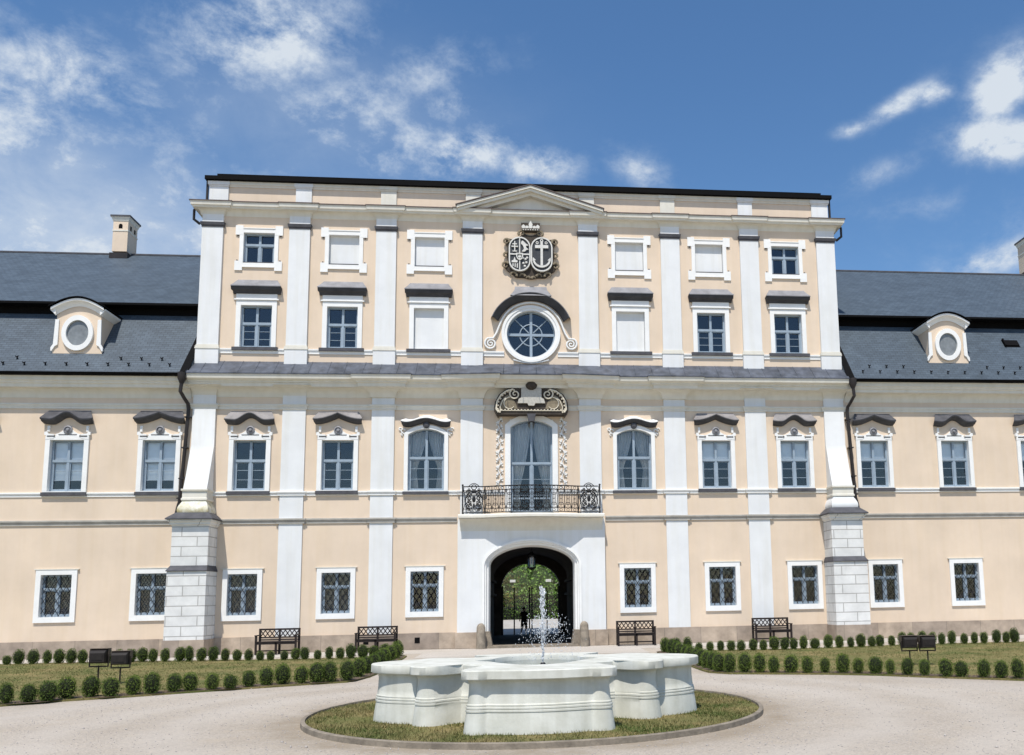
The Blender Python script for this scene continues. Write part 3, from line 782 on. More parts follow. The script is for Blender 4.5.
# two arched windows
def make_arched():
    h = 2.27; a = (2.06, .21)
    w = surround_mb(.65, h, .14, .15, .03, a, p=.075).build('window', M['trim'], manor, smooth=False)
    # wall filling the corners above the arch
    fl = MB(); seg = segloop(.66, 0, 2.06, .21)[2:]
    fl.add([(x, 0.001, z) for x, z in seg] + [(-.66, .001, 2.30), (.66, .001, 2.30)], [tuple(range(len(seg) + 2))][0:1]); fl.build('spandrel', M['peach'], w, smooth=False)
    sash_mb(.65, h, .535, a).build('sash', M['sash'], w, smooth=False)
    pane_mb(.65, h, a).build('pane', M['glass'], w, smooth=False)
    MB().box(-.82, .82, -.11, 0, -.14, -.04).build('sill', M['slatepaint'], w, smooth=False)
    hood(w, 'wave', 2.55, 'trim', .90)
    b = MB(); b.lathe([(.12, 0), (.12, .05), (.07, .08), (0, .09)], n=14); b.v = [(x, -.06 - q, 2.40 + y) for x, y, q in b.v]; b.build('boss', M['slatepaint'], w)
    mb = MB()
    for s in (-1, 1):
        for (px, pz, r) in ((.83, 2.20, .07), (.93, 2.27, .05), (.86, 2.08, .045)):
            mb.tube([(s * px + r * math.cos(t), -.03, pz + r * math.sin(t)) for t in np.linspace(0, 5, 12)], .022, 5)
    mb.build('scroll_relief', M['trim'], w)
    curtains(w, .62, h)
    return w
aw = make_arched(); aw.location = (-WINC[0], 0, 5.66); copy_tree(aw, loc=(WINC[0], 0, 5.66))

# second floor and attic floor windows, some walled up and whitewashed
def make_second(blindw):
    h = 1.58
    w = surround_mb(.55, h, .165, .18, .0, p=.05, rev=.24 if not blindw else .13).build('blind_window' if blindw else 'window', M['trim'], manor, smooth=False)
    mb = MB(); mb.box(-.78, .78, -.09, 0, h + .19, h + .235); mb.box(-.72, .72, -.06, 0, h + .235, h + .42); mb.build('lintel_moulding', M['trim'], w, smooth=False)
    if blindw: MB().box(-.54, .54, .12, .14, 0, h).build('blind_panel', M['white'], w, smooth=False)
    else:
        sash_mb(.55, h, .585).build('sash', M['sash'], w, smooth=False); pane_mb(.55, h).build('pane', M['glass'], w, smooth=False)
    MB().box(-.80, .80, -.11, 0, -.12, -.002).build('sill', M['slatepaint'], w, smooth=False)
    # straight hood with a sloping lead cap
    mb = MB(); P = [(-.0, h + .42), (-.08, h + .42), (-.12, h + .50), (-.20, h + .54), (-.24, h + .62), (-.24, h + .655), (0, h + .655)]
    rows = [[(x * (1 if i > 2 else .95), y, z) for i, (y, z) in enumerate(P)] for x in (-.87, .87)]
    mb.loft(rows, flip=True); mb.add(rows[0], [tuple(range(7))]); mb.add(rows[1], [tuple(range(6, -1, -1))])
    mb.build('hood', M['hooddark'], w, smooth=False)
    MB().loft([[(-.88, -.26, h + .65), (.88, -.26, h + .65)], [(-.88, -.265, h + .68), (.88, -.265, h + .68)], [(-.80, -.14, h + .80), (.80, -.14, h + .80)], [(-.70, .0, h + .97), (.70, .0, h + .97)]]).add(
        [(-.88, -.265, h + .68), (-.80, -.14, h + .80), (-.70, 0, h + .97), (-.88, 0, h + .65), (.88, -.265, h + .68), (.80, -.14, h + .80), (.70, 0, h + .97), (.88, 0, h + .65)], [(0, 1, 2, 3), (7, 6, 5, 4)]).build('hood_roof', M['hoodmetal'], w, smooth=False)
    return w
def make_third(blindw):
    h = 1.16
    w = surround_mb(.55, h, .14, .15, .13, p=.045, rev=.24 if not blindw else .13).build('blind_window' if blindw else 'window', M['trim'], manor, smooth=False)
    for s in (-1, 1):
        for z0, z1, zg in ((h - .09, h + .27, h - .11), (-.29, .07, .09)):
            a, b = sorted((s * .57, s * .84)); MB().box(a, b, -.049, 0, z0, z1).build('corner_ear', M['trim'], w, smooth=False)
            MB().ball((s * .76, -.02, zg), .034, n=8).build('gutta', M['slatepaint'], w)
    MB().box(-.57, .57, -.065, 0, h + .152, h + .185).build('top_moulding', M['trim'], w, smooth=False); MB().box(-.57, .57, -.06, 0, -.17, -.132).build('bottom_moulding', M['trim'], w, smooth=False)
    if blindw:
        MB().box(-.54, .54, .12, .14, 0, h).build('blind_panel', M['white'], w, smooth=False)
        MB().box(-.53, .53, -.03, .12, 0, .045).build('sill', M['slatepaint'], w, smooth=False)
    else:
        sash_mb(.55, h, .63, bars=False).build('sash', M['sash'], w, smooth=False); pane_mb(.55, h).build('pane', M['glass'], w, smooth=False)
        MB().box(-.55, .55, -.04, .11, -.0, .035).build('sill', M['slatepaint'], w, smooth=False)
    return w
for mk, z, blinds in ((make_second, 10.93, (WINC[0],)), (make_third, 14.12, WINC[:2])):
    pr = {}
    for s in (-1, 1):
        for c in WINC:
            b = c in blinds; loc = (s * (c - .04), 0, z)
            if b not in pr: pr[b] = mk(b); pr[b].location = loc
            else: copy_tree(pr[b], loc=loc)

# round window with arched hood and scrolls
ow = MB().ring(circ(1.10, 64, 0, 0), circ(1.0, 64, 0, 0), -.10, 0, -.06).ring(circ(1.0, 64), circ(.90, 64), -.075, 0, .24).build('round_window', M['trim'], manor, loc=(0, 0, 11.57), ang=40)
MB().add([(x, GL_Y, z) for x, z in circ(.9, 48)], [tuple(range(48))]).build('pane', M['glass'], ow, smooth=False)
mb = MB(); mb.ring(circ(.90, 48), circ(.85, 48), .11, .2, .19)
mb.box(-.87, .87, .10, .18, -.05, .05); mb.box(-.05, .05, .098, .178, -.87, .87)
for k in range(4):
    a = PI / 4 + k * PI / 2; mb.tube([(.12 * math.cos(a), .14, .12 * math.sin(a)), (.86 * math.cos(a), .14, .86 * math.sin(a))], .024, 5)
mb.tube([(.42 * math.cos(t), .14, .42 * math.sin(t)) for t in np.linspace(0, 2 * PI, 33)[:-1]], .024, 5, closed=True)
mb.build('sash', M['sash'], ow, ang=40)
mb = MB(); rows = []; roof = []
for i in range(41):
    a = R(22) + (PI - R(44)) * i / 40; c, s_ = math.cos(a), math.sin(a)
    def q(r, y): return (r * c, y, r * s_ * .98)
    k = 1 - .0 * abs(c)
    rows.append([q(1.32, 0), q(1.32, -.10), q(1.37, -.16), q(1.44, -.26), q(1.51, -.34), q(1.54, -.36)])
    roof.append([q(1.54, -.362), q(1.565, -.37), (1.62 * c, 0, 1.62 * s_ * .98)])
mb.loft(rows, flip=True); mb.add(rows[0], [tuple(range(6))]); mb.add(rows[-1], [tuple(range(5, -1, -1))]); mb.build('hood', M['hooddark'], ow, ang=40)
mb = MB().loft(roof, flip=True)
mb.loft([[(-.78, -.36, 1.40), (.78, -.36, 1.40)], [(-.70, -.30, 1.50), (.70, -.30, 1.50)], [(-.62, -.12, 1.68), (.62, -.12, 1.68)], [(-.59, 0, 1.86), (.59, 0, 1.86)]])
mb.add([(-.78, -.36, 1.40), (-.70, -.30, 1.50), (-.62, -.12, 1.68), (-.59, 0, 1.86), (-.7, 0, 1.4), (.78, -.36, 1.40), (.70, -.30, 1.50), (.62, -.12, 1.68), (.59, 0, 1.86), (.7, 0, 1.4)], [(0, 1, 2, 3, 4), (9, 8, 7, 6, 5)])
mb.build('hood_roof', M['hoodmetal'], ow, ang=30)
mb = MB(); mb.tube([(1.21 * math.cos(a), -.05, 1.21 * math.sin(a)) for a in np.linspace(R(20), R(160), 40)], .042, 6); mb.build('outer_moulding', M['trim'], ow, ang=50)
for s in (-1, 1):
    mb = MB()
    pts = [(s * 1.21 * math.cos(a), -.07, 1.21 * math.sin(a)) for a in np.linspace(R(50), R(20), 7)]
    pts += [(s * x, -.07, z) for x, z in ((1.20, .24), (1.28, .02), (1.40, -.18))]
    th0 = R(60); n = 34
    spi = []
    for i in range(n):
        t = i / (n - 1); a = th0 - t * R(760); r = .21 * (1 - t) + .02
        spi.append((s * (1.50 + r * math.cos(a)), -.06, -.39 + r * math.sin(a)))
    mb.tube(pts + spi, .042, 6, r1=.026); mb.build('scroll', M['trim'], ow, ang=50)
mb = MB()
mb.tube([(x, -.05, -1.02 + .10 * math.cos(x * 2.6) * -1) for x in np.linspace(-.66, .66, 13)], .03, 5); mb.build('apron_moulding', M['trim'], ow)
# ---- coat of arms under the pediment
def outline_blob(pts, n=6):
    """smooth closed Catmull-Rom outline through pts"""
    out = []; k = len(pts)
    for i in range(k):
        p0, p1, p2, p3 = [Vector(pts[(i + j - 1) % k]) for j in range(4)]
        for q in range(n):
            t = q / n
            out.append(tuple(.5 * ((2 * p1) + (p2 - p0) * t + (2 * p0 - 5 * p1 + 4 * p2 - p3) * t * t + (3 * p1 - p0 - 3 * p2 + p3) * t ** 3)))
    return out
arms = MB()
half = [(0, -.98), (.30, -.93), (.58, -.92), (.72, -.80), (.96, -.62), (1.03, -.40), (.90, -.28), (.96, .02), (.92, .30), (1.0, .52), (.92, .68), (.76, .66), (.62, .70), (.40, .80), (.34, .96), (.12, .84)]
half = [(x * .95, z * .95) for x, z in half]
pts = [(x, z) for x, z in half] + [(-x, z) for x, z in half[::-1] if x > 0]
arms.prism(outline_blob(pts)[::1], -.10, 0)
coa = arms.build('coat_of_arms', M['dkbrown'], manor, loc=(0, 0, 14.64), ang=30)
for s in (-1, 1):                                  # curling mantling
    for cx, cz, r, a0, a1 in ((.92, .52, .12, 200, -130), (.93, -.02, .10, 120, -120), (.95, -.42, .13, 150, -150), (.66, -.80, .14, 200, -60), (.34, -.85, .13, 180, 0), (.34, .86, .12, -40, 230), (.12, -.93, .09, 180, 0)):
        MB().tube([(s * (cx + r * (1 - .5 * i / 15) * math.cos(R(a))), -.12, cz + r * (1 - .5 * i / 15) * math.sin(R(a))) for i, a in enumerate(np.linspace(a0, a1 * 1.15, 16))], .055, 6, r1=.022).build('mantling_curl', M['ochre'], coa, ang=50)
def stadium(hw, hh, n=12): return [(hw * math.cos(a), (hh - hw) + hw * math.sin(a)) for a in np.linspace(0, PI, n)] + [(hw * math.cos(a), -(hh - hw) + hw * math.sin(a)) for a in np.linspace(PI, 2 * PI, n)]
for s in (-1, 1):
    x0 = s * .415
    sh = MB().prism([(x0 + x, z) for x, z in stadium(.37, .64)], -.19, -.05).build('shield', M['shield'], coa, ang=30)
    mb = MB().ring([(x0 + x, z) for x, z in stadium(.41, .68)], [(x0 + x, z) for x, z in stadium(.362, .632)], -.225, -.1, -.19)
    mb.build('shield_rim', M['shieldwhite'], sh, ang=30)
    e = MB(); y0, y1 = -.225, -.19
    if s < 0:
        e.box(x0 - .02, x0 + .02, y0, y1, -.62, .62); e.box(x0 - .36, x0 + .36, y0 + .003, y1, -.035, .015)
        # double cross
        e.box(x0 - .205, x0 - .165, y0 - .01, y1, .12, .50); e.box(x0 - .27, x0 - .10, y0 - .008, y1, .37, .41); e.box(x0 - .31, x0 - .06, y0 - .008, y1, .27, .31); e.box(x0 - .27, x0 - .10, y0 - .008, y1, .09, .12)
        # rearing beast
        e.prism(outline_blob([(x0 + .08, .10), (x0 + .16, .20), (x0 + .12, .33), (x0 + .05, .42), (x0 + .10, .52), (x0 + .17, .47), (x0 + .24, .40), (x0 + .33, .34), (x0 + .24, .32), (x0 + .26, .24), (x0 + .33, .18), (x0 + .25, .16), (x0 + .2, .1)], 3), y0 - .01, y1)
        # lower quarters: crowned mount and clouds
        e.prism([(x0 - .30, -.34), (x0 - .08, -.34), (x0 - .08, -.27), (x0 - .15, -.25), (x0 - .19, -.12), (x0 - .23, -.25), (x0 - .30, -.27)], y0 - .01, y1)
        for k in range(3): e.box(x0 - .27 + k * .08, x0 - .23 + k * .08, y0, y1, -.55 + .03 * abs(k - 2), -.38)
        for cx, cz in ((.12, -.16), (.22, -.20), (.28, -.14), (.14, -.36), (.25, -.33), (.19, -.47)): e.ball((x0 + cx, -.2, cz), .05, .03, .045, 8)
        # heart shield
        e.ring([(x0 + .13 * x, -.10 + .14 * z) for x, z in ((-1, .9), (-1, -.1), (-.6, -.8), (0, -1.1), (.6, -.8), (1, -.1), (1, .9))], [(x0 + .09 * x, -.10 + .10 * z) for x, z in ((-1, .9), (-1, -.1), (-.6, -.8), (0, -1.1), (.6, -.8), (1, -.1), (1, .9))], -.25, -.19, -.2)
        e.box(x0 - .06, x0 + .06, -.235, -.19, -.14, -.07)
    else:
        e.box(x0 - .045, x0 + .045, y0 - .02, y1, -.46, .50); e.box(x0 - .25, x0 + .25, y0 - .018, y1, .24, .36)
        e.ring(circ(.06, 12, x0, .545), circ(.03, 12, x0, .545), y0 - .01, y1, y1)
        rows = [[(x0 + (.30 + k) * math.cos(a), y, -.22 + (.27 + k) * math.sin(a)) for a in np.linspace(R(185), R(355), 19)] for k, y in ((.035, y1), (.035, y0 - .02), (-.035, y0 - .02), (-.035, y1))]
        e.loft(rows)
        for q in (-1, 1):
            pl = [(x0 + q * .22, -.24), (x0 + q * .345, -.27), (x0 + q * .335, -.13)]
            e.prism(pl if q > 0 else pl[::-1], y0 - .025, y1)
            e.ring(circ(.055, 12, x0 + q * .17, .46), circ(.03, 12, x0 + q * .17, .46), y0, y1, y1)
    e.build('charge', M['shieldwhite'], sh, ang=30)
# crown
mb = MB(); mb.box(-.30, .30, -.20, 0, .93, 1.02)
mb.prism([(-.30, 1.02), (.30, 1.02), (.36, 1.26), (-.36, 1.26)], -.17, 0)
cr = mb.build('crown', M['dkbrown'], coa, ang=30)
mb = MB()
for k, (x, h) in enumerate(((-.27, .15), (-.14, .11), (0, .30), (.14, .11), (.27, .15))):
    mb.prism([(x - .055, 1.03), (x + .055, 1.03), (x + .075, 1.03 + h * .55), (x, 1.03 + h), (x - .075, 1.03 + h * .55)], -.215, -.16)
for k in range(7): mb.ball((-.27 + k * .09, -.205, .975), .03, n=6)
mb.build('crown_point', M['shieldwhite'], cr)

# ---- door to the balcony
h = 3.42; a = (3.17, .27)
dr = surround_mb(.77, h, .20, .22, .0, a, p=.08).build('balcony_door', M['trim'], manor, loc=(0, 0, 4.84), smooth=False)
fl = MB(); seg = segloop(.80, 0, 3.17, .27)[2:]
fl.add([(x, -.002, z) for x, z in seg] + [(-.80, -.002, 3.46), (.80, -.002, 3.46)], [tuple(range(len(seg) + 2))]); fl.build('spandrel', M['trim'], dr, smooth=False)
mb = sash_mb(.77, h, .535, a, bars=True, ft=.06)
for s in (-1, 1): mb.box(min(s * .05, s * .72), max(s * .05, s * .72), .14, .185, .5, .56)
mb.build('sash', M['sash'], dr, smooth=False); pane_mb(.77, h, a).build('pane', M['glass'], dr, smooth=False)
curtains(dr, .74, h, tie=.75)
# trailing leaf relief on both sides of the door
for s in (-1, 1):
    mb = MB(); md = MB()
    mb.tube([(s * (1.17 + .05 * math.sin(t * 2.1)), -.02, z) for t, z in zip(np.linspace(0, 14, 60), np.linspace(.9, 3.5, 60))], .02, 5)
    for k in range(19):
        z = .95 + k * .138; q = 1 if k % 2 else -1
        for dx, dz, ln, an in ((.03 * q, 0, random.uniform(.10, .15), 30), (.05 * q, .03, .09, 80), (-.02 * q, .06, .10, 130), (.06 * q, -.03, .08, -20)):
            ca, sa = math.cos(R(an)), math.sin(R(an)); q2 = q
            b0 = Vector((1.17 + dx, z + dz)); d = Vector((q2 * ca, sa)); nn = Vector((-d.y, d.x))
            pl = [b0, b0 + d * ln * .35 + nn * .03, b0 + d * ln * .7 + nn * .022, b0 + d * ln, b0 + d * ln * .6 - nn * .03]
            pl = [(s * p.x, p.y) for p in pl]
            ar = sum(pl[i][0] * pl[(i + 1) % 5][1] - pl[(i + 1) % 5][0] * pl[i][1] for i in range(5))
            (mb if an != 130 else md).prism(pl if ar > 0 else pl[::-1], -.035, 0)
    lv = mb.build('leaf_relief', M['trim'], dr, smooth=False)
    md.build('dark_leaf_relief', M['stone'], lv, smooth=False)  # grey-brown leaves set among the white ones
# cartouche over the door
ct = MB()
pl = [(-1.27, -.47), (1.27, -.47), (1.36, -.30), (1.33, .0), (1.18, .28), (.92, .47), (.62, .55), (.40, .50), (.40, .58), (-.40, .58), (-.40, .50), (-.62, .55), (-.92, .47), (-1.18, .28), (-1.33, 0), (-1.36, -.30)]
ct.prism(pl, -.20, .22)
car = ct.build('cartouche', M['dkbrown'], manor, loc=(0, -.22, 8.88), smooth=False)
mb = MB()
for s in (-1, 1):
    arc = [(s * x, -.24, z) for x, z in ((1.20, -.40), (1.28, -.28), (1.25, 0), (1.10, .25), (.90, .40), (.66, .46))]
    arc2 = [tuple(p) for p in (Vector(arc[i]).lerp(Vector(arc[i + 1]), t) for i in range(5) for t in (0, .5))] + [arc[-1]]
    mb.tube(arc2, .032, 6)
    spi = [(s * (.60 + (.19 * (1 - t) + .02) * math.cos(R(60 - 560 * t) if True else 0)), -.24, .28 + (.19 * (1 - t) + .02) * math.sin(R(60 - 560 * t))) for t in np.linspace(0, 1, 26)]
    mb.tube([arc2[-1]] + spi, .032, 6, r1=.018)
    sp2 = [(s * (.78 + r * math.cos(R(b))), -.23, -.08 + r * math.sin(R(b))) for r, b in zip(np.linspace(.25, .17, 18), np.linspace(-70, 165, 18) * -1 + 20)]
    mb.tube(sp2, .026, 5, r1=.012)
    for p in arc2[::1]: mb.ball((p[0] * .955, -.23, p[2] * .955 - .01), .036, n=6)
    mb.tube([(s * x, -.23, z) for x, z in ((1.12, -.36), (1.14, -.2), (1.05, .03), (.93, .15))], .02, 5)
for k in range(19): mb.ball((-1.08 + k * .12, -.22, -.31), .036, n=6)
mb.tube([(-1.15, -.22, -.335), (1.15, -.22, -.335)], .016, 5)
mb.build('scroll_border', M['cream'], car, ang=50)
for s in (-1, 1):
    pl = [(s * .50, -.26), (s * 1.16, -.26), (s * 1.15, -.05), (s * .98, .18), (s * .86, .26), (s * .60, .0)]
    MB().prism(pl if s > 0 else pl[::-1], -.213, -.19).build('leaf_field', M['ochre'], car, smooth=False)
mb = MB().prism([(-.50, -.06), (-.15, -.06), (-.10, -.15), (.10, -.15), (.15, -.06), (.50, -.06), (.46, .10), (.37, .15), (.37, .50), (-.37, .50), (-.37, .15), (-.46, .10)], -.27, -.18); mb.build('plaque', M['plaque'], car, smooth=False)
mb = MB(); mb.lathe([(.19, 0), (.21, .04), (.17, .11), (.09, .16), (0, .17)], n=18); mb.v = [(x, -.25 - z, .60 + y * .85) for x, y, z in mb.v]; mb.build('knob', M['dkbrown'], car)
MB().prism([(-.10, -.74), (.10, -.74), (.15, -.50), (.16, -.46), (-.16, -.46), (-.15, -.50)], -.30, -.05).build('keystone', M['slatepaint'], car, smooth=False)

# ---- gateway and balcony
gate = MB()
po = [(-2.66, .56), (2.66, .56)]
# face plate with the arched opening: walk from the left foot round the arch
def archpts(hw, zs, rise, n=40, p=1.92):
    out = []
    for i in range(n + 1):
        a = PI - PI * i / n; c, s_ = math.cos(a), math.sin(a)
        out.append((hw * math.copysign(abs(c) ** (2 / p), c), zs + rise * abs(s_) ** (2 / p)))
    return out
def open_ring(mb, A, B, ya, yb, m=0): return mb.loft([[(x, ya, z) for x, z in A], [(x, yb, z) for x, z in B]], m)
AO = [(-1.78, .56)] + archpts(1.78, 2.92, .94) + [(1.78, .56)]
def toward(A):
    out = []
    n = len(A)
    for i, (x, z) in enumerate(A):
        if i == 0: out.append((-2.66, .56))
        elif i == n - 1: out.append((2.66, .56))
        else:
            t = (i - 1) / (n - 3)
            P = [(-2.66, 2.7), (-2.66, 4.72), (2.66, 4.72), (2.66, 2.7)]; Ls = [2.02, 5.32, 2.02]; d = t * sum(Ls); k = 0
            while k < 2 and d > Ls[k]: d -= Ls[k]; k += 1
            f = d / Ls[k]; out.append((P[k][0] + (P[k + 1][0] - P[k][0]) * f, P[k][1] + (P[k + 1][1] - P[k][1]) * f))
    return out
OUT = toward(AO)
open_ring(gate, OUT, AO, -.16, -.16)
open_ring(gate, OUT, OUT, 0, -.16)
gt = gate.build('gateway', M['white'], manor, smooth=False)
mb = MB()
def A_(hw, rise): return [(-hw, .0)] + archpts(hw, 2.92, rise - .20) + [(hw, .0)]
seq = [(1.785, 1.145, -.165), (1.785, 1.145, -.21), (1.70, 1.07, -.21), (1.68, 1.05, -.15), (1.64, 1.01, -.15), (1.62, .99, -.07), (1.56, .93, -.05), (1.53, .90, .02), (1.51, .88, .55)]
mb.loft([[(x, y, z) for x, z in A_(hw, r)] for hw, r, y in seq]); mb.build('arch_moulding', M['trim'], gt, ang=30)
for s in (-1, 1):
    mb = MB(); pl = [(1.40, -.02), (1.86, -.02), (1.86, .58), (1.50, .58)]
    pl = pl if s > 0 else [(-x, z) for x, z in pl][::-1]
    mb.prism(pl, -.27, .5); mb.build('jamb_stone', M['stone'], gt, smooth=False)
MB().box(-1.62, 1.62, -.42, .5, -.02, .07).build('threshold', M['kerb'], gt, smooth=False)
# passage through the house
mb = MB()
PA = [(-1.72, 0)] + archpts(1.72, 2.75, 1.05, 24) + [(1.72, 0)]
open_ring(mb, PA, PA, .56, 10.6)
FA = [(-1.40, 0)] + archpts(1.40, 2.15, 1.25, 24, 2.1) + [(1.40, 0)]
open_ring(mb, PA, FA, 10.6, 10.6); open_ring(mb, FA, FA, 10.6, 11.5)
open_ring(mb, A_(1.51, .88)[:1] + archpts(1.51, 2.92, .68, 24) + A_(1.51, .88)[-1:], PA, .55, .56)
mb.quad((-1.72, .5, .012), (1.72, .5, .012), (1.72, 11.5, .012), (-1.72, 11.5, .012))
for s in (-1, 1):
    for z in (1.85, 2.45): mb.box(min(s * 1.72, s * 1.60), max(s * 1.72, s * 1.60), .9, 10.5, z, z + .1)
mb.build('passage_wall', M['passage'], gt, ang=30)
mb = MB()
for s in (-1, 1): mb.box(min(s * 1.40, s * 1.30), max(s * 1.40, s * 1.30), 10.65, 10.75, 0, 2.3)
for x in (-.78, -.06, .06, .78): mb.box(x - .03, x + .03, 10.66, 10.74, 0, 2.25)
sc = mb.build('glazed_screen', M['iron'], gt, smooth=False)
MB().add([(x, 10.7, z) for x, z in [(-1.38, .02), (1.38, .02)] + archpts(1.38, 2.15, 1.23, 16, 2.1)[::-1]], [tuple(range(19))]).build('pane', glassmat('screen_glass', .04, (.95, .98, 1)), sc, smooth=False)
mb = MB()
for s in (-1, 1): mb.box(s * .85 - .13, s * .85 + .13, 10.58, 10.645, 2.50, 2.62)
EL = bpy.data.materials.new('lit_sign_face'); EL.use_nodes = True
EL.node_tree.nodes['Principled BSDF'].inputs['Emission Color'].default_value = (1, 1, .95, 1); EL.node_tree.nodes['Principled BSDF'].inputs['Emission Strength'].default_value = .55
mb.build('emergency_light', EL, sc, smooth=False)
# balcony slab carried on a coved soffit, bowed in the middle
def bow2(x): return .42 * max(0, math.cos(PI * x / 3.5)) if abs(x) < 1.75 else 0
bx = [-2.58] + list(np.linspace(-1.75, 1.75, 29)) + [2.58]
rows = []
for x in bx:
    x = float(x); d = .48 + bow2(x); k = 1.0
    r = [(x * k, -.16, 4.16)] + [(x, -.16 - (d - .16) * (1 - math.cos(t)), 4.20 + .38 * math.sin(t)) for t in np.linspace(.2, PI / 2, 6)] + [(x, -d + .02, 4.60), (x * 1.018, -d - .06, 4.62), (x * 1.018, -d - .06, 4.70), (x * 1.018, -d - .02, 4.745), (x, 0, 4.75)]
    rows.append(r)
mb = MB().loft(rows); mb.add(rows[0], [tuple(range(len(rows[0])))]); mb.add(rows[-1], [tuple(range(len(rows[0]) - 1, -1, -1))])
bal = mb.build('balcony', M['cornice'], manor, ang=35)
# wrought iron railing following the slab edge
xr = np.linspace(-2.47, 2.47, 400); yr = np.array([-(.48 + bow2(float(x))) + .03 for x in xr])
sl_ = np.concatenate([[0], np.cumsum(np.hypot(np.diff(xr), np.diff(yr)))]); TL = sl_[-1]
def onr(u, z, dy=0):
    u = min(max(u, 0), TL); return (float(np.interp(u, sl_, xr)), float(np.interp(u, sl_, yr)) + dy, z)
ZB, ZT = 4.80, 5.74
ir = MB()
us = np.linspace(0, TL, 60)
for z, r in ((ZT, .022), (ZT - .14, .012), (ZB, .016), (ZB + .13, .010)):
    ir.tube([(-2.47, 0, z)] + [onr(float(u), z) for u in us] + [(2.47, 0, z)], r, 5)
rl = ir.build('railing', M['iron'], bal, ang=60)
for u in (0, .80, TL - .80, TL):
    po_ = MB().tube([onr(u, ZB - .06), onr(u, ZT + .02)], .024, 6)
    if u in (0, TL): po_.ball(onr(u, ZT + .055), .04, n=8)
    po_.build('railing_post', M['iron'], rl)
def cscroll(mb, u, z, r, s, q, rr=.010):
    """C-shaped scroll: s mirrors along the rail, q up/down"""
    pts = []
    for i in range(22):
        t = i / 21; a = t * 2 * PI * 1.15; k = r * (1 - .75 * t)
        pts.append(onr(u + s * (k * math.cos(a) - r * .5), z + q * k * math.sin(a)))
    mb.tube(pts, rr, 4)
bm_ = MB()
n = 13; u0, u1 = .80, TL - .80; st = (u1 - u0) / n
for i in range(n):
    c = u0 + st * (i + .5); zc = (ZB + ZT) / 2
    if i: bm_.tube([onr(u0 + st * i, ZB), onr(u0 + st * i, ZT)], .012, 4)
    bm_.tube([onr(c, ZB + .13), onr(c, ZT - .14)], .010, 4)
    for s in (-1, 1):
        for q in (-1, 1):
            cscroll(bm_, c + s * st * .24, zc + q * .17, st * .22, s, q)
            cscroll(bm_, c + s * st * .25, zc + q * .33, st * .15, -s, -q, .008)
        # undulating bars with shoulders
        bm_.tube([onr(c + s * st * (.5 - .28 * math.sin(PI * t)), ZB + .13 + (ZT - ZB - .27) * t) for t in np.linspace(0, 1, 12)], .009, 4)
    bm_.tube([onr(c + .05 * math.cos(t), ZT - .07 + .05 * math.sin(t)) for t in np.linspace(0, 2 * PI, 10)], .008, 4)
    bm_.tube([onr(c + .05 * math.cos(t), ZB + .065 + .05 * math.sin(t)) for t in np.linspace(0, 2 * PI, 10)], .008, 4)
    bm_.ball(onr(c, zc), .03, n=6)
bm_.build('railing_scrollwork', M['iron'], rl, ang=60)
for uc in (.40, TL - .40):
    mb = MB(); zc = (ZB + ZT) / 2
    for s in (-1, 1):
        for dz, r, q in ((.24, .13, 1), (-.24, .13, -1), (.05, .10, 1), (-.1, .10, -1), (.36, .07, -1), (-.36, .07, 1)):
            cscroll(mb, uc + s * .22, zc + dz, r, s, q, .015)
            cscroll(mb, uc + s * .13, zc + dz * .6, r * .8, -s, q, .013)
        mb.tube([onr(uc + s * (.10 + .22 * math.sin(PI * t)), ZB + .05 + (ZT - ZB - .2) * t) for t in np.linspace(0, 1, 14)], .014, 4)
        mb.tube([onr(uc + s * .40, ZB), onr(uc + s * .28, zc), onr(uc + s * .40, ZT)], .012, 4)
    mb.ball(onr(uc, zc + .02), .07, .03, .13, 8); mb.ball(onr(uc, zc + .30), .10, .03, .07, 8); mb.ball(onr(uc, zc - .22), .04, .03, .1, 8)
    mb.tube([onr(uc - .18 + .36 * t, ZT + .02 + .10 * math.sin(PI * t)) for t in np.linspace(0, 1, 10)], .014, 4)
    mb.tube([onr(uc + .09 * math.cos(t), ZT - .02 + .09 * math.sin(t)) for t in np.linspace(0, 2 * PI, 14)], .016, 4)
    mb.build('railing_panel', M['iron'], rl, ang=60)

